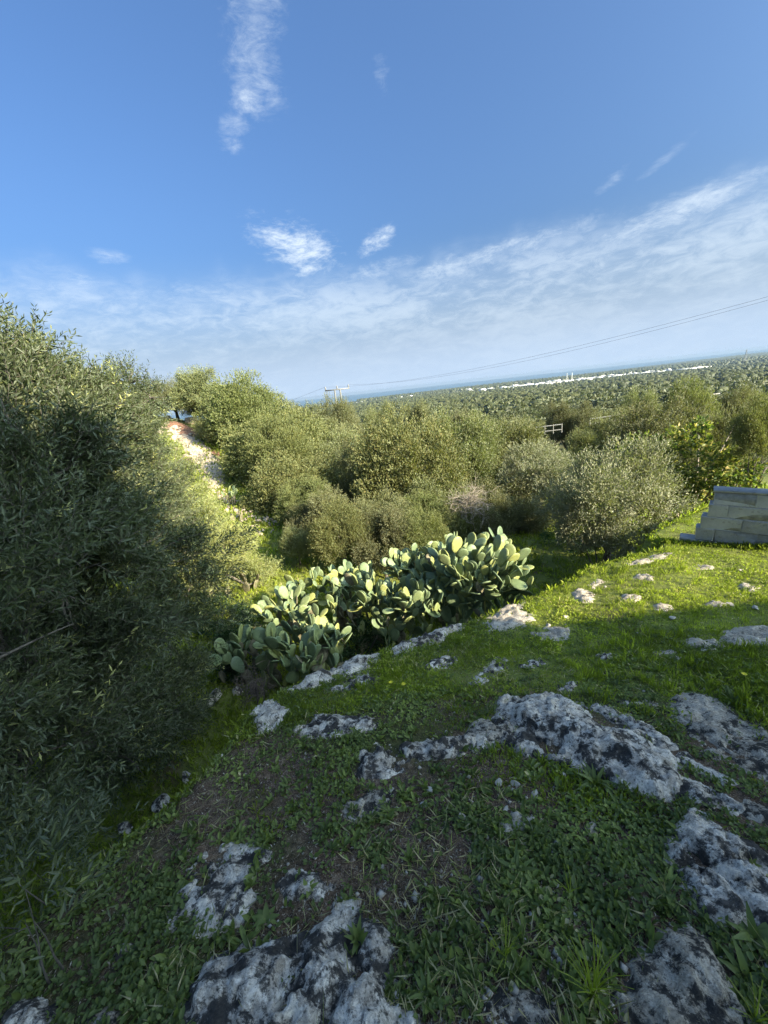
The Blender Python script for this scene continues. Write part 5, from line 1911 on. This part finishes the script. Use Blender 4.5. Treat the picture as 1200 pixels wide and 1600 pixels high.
# double pole pylon with crossarm, and the two wires that run from it out of the frame at upper right
pt = at(527, 609, 120)
g = zt1(pt.x, pt.y)
pyl = thing('pylon', (pt.x, pt.y, g), 'pale twin legged pylon with a crossarm behind the pointed olive', 'pylon')
hp = pt.z - g
Vt, Ft = tubes_np([(np.array([(-1.3, 0, -.3), (-.9, 0, hp / 2), (-.8, 0, hp)]), [.32, .28, .24])], 7)
link('leg', mesh_np('leg', Vt, Ft, [M['galvanised']]), pyl)
Vt, Ft = tubes_np([(np.array([(1.3, 0, -.3), (.9, 0, hp / 2), (.8, 0, hp)]), [.32, .28, .24])], 7)
link('leg', mesh_np('leg', Vt, Ft, [M['galvanised']]), pyl)
boxes('crossarm', [(-3.6, 3.6, -.15, .15, hp - .1, hp + .25)], [M['galvanised']], pyl)
for sx in (-3.4, 0, 3.4):
    Vt, Ft = tubes_np([(np.array([(sx, 0, hp + .25), (sx, 0, hp + .8), (sx, 0, hp + 1.2)]), [.18, .22, .1])], 6)
    link('insulator', mesh_np('insulator', Vt, Ft, [M['galvanised']]), pyl)
end = at(1420, 402, 62)
for k_, sx in enumerate((-3.4, 3.4)):
    p0 = Vector((pt.x + sx, pt.y, pt.z + 1.1))
    p1 = end + Vector((sx * .12, sx * .3, -.25 * k_))
    s_ = np.linspace(0, 1, 40)
    arr = np.array([tuple(p0.lerp(p1, t_)) for t_ in s_])
    arr[:, 2] -= 4 * s_ * (1 - s_) * 2.6
    o0 = arr[0].copy()
    Vt, Ft = tubes_np([(arr - o0, np.full(40, .015))], 4)
    tag(link('power_line', mesh_np('power_line', Vt, Ft, [M['wire']]), loc=o0), ['upper of the two thin wires crossing the sky to the right', 'lower of the two thin wires crossing the sky to the right'][1 - k_], 'wire')
lf = at(380, 655, 200)
arr = np.array([tuple(Vector((pt.x - 3.4, pt.y, pt.z + 1.1)).lerp(lf, t_)) for t_ in np.linspace(0, 1, 12)])
Vt, Ft = tubes_np([(arr - arr[0], np.full(12, .03))], 4)
tag(link('power_line', mesh_np('power_line', Vt, Ft, [M['wire']]), loc=arr[0]), 'faint wire running left from the pylon behind the hill', 'wire')
# the pole that carries the wires beyond the frame
pole(end.x, end.y, end.z - zt1(end.x, end.y), 'tall wooden pole beyond the right edge that carries the two wires')

for (u, v, d_, h_, lab) in [(1112, 612, 85, 9, 'thin utility pole among the olives at right'), (978, 597, 420, 12, 'slim pole standing in the groves below the town'), (1045, 585, 600, 14, 'slender mast right of the middle of the plain'),
                            (902, 595, 480, 10, 'thin pole above the white farmhouse')]:
    p = at(u, v, d_)
    pole(p.x, p.y, max(5, p.z - zt1(p.x, p.y)), lab)
for (u, v, d_, lab) in [(886, 583, 2700, 'left of the two chimneys rising from the town'), (894, 582, 2700, 'right of the two chimneys rising from the town')]:
    p = at(u, v, d_)
    g = zt1(p.x, p.y)
    Vt, Ft = tubes_np([(np.array([(0, 0, -1), (0, 0, (p.z - g) * .5), (0, 0, p.z - g)]), [1.8, 1.6, 1.4])], 8)
    tag(link('chimney_stack', mesh_np('chimney_stack', Vt, Ft, [M['white_wash']]), loc=(p.x, p.y, g)), lab, 'chimney')
# lattice tower on the right horizon
p = at(1167, 546, 3400)
g = zt1(p.x, p.y)
hp = p.z - g
tw = thing('lattice_tower', (p.x, p.y, g), 'grey lattice tower on the horizon at far right', 'tower')
for sx, sy in itertools.product((-1, 1), (-1, 1)):
    Vt, Ft = tubes_np([(np.array([(sx * 7, sy * 7, -1), (sx * 3, sy * 3, hp * .6), (sx * .8, sy * .8, hp)]), [1.0, .9, .7])], 4)
    link('leg', mesh_np('leg', Vt, Ft, [M['galvanised']]), tw)
for q in range(6):
    z_ = hp * (.15 + .14 * q)
    w_ = 7 - 6.2 * z_ / hp
    boxes('brace', [(-w_, w_, -.4, .4, z_, z_ + .9)], [M['galvanised']], tw)

# white road rails
def rail(u0, v0, u1, v1, d0, d1, label):
    p0, p1 = at(u0, v0, d0), at(u1, v1, d1)
    L = (p1 - p0).length
    root = thing('guard_rail', p0, label, 'railing')
    dr = p1 - p0
    dr = dr / dr.length
    nb = max(3, int(L / 2.2))
    for zz_ in (0, -.5):
        Vt, Ft = tubes_np([(np.array([tuple(dr * (L * t_) + Vector((0, 0, zz_))) for t_ in (0, .5, 1)]), [.055] * 3)], 4)
        link('rail', mesh_np('rail', Vt, Ft, [M['rail_white']]), root)
    for q in range(nb + 1):
        b0 = dr * (L * q / nb)
        Vt, Ft = tubes_np([(np.array([tuple(b0 + Vector((0, 0, .1))), tuple(b0 + Vector((0, 0, -.4))), tuple(b0 + Vector((0, 0, -.8)))]), [.05] * 3)], 4)
        link('post', mesh_np('post', Vt, Ft, [M['rail_white']]), root)


rail(838, 668, 878, 663, 42, 42.5, 'white road railing seen between the olives right of centre')
rail(922, 655, 968, 648, 46, 47, 'farther piece of white railing right of the first one')
rail(1040, 640, 1120, 628, 60, 62, 'thin white rail behind the trees at upper right')
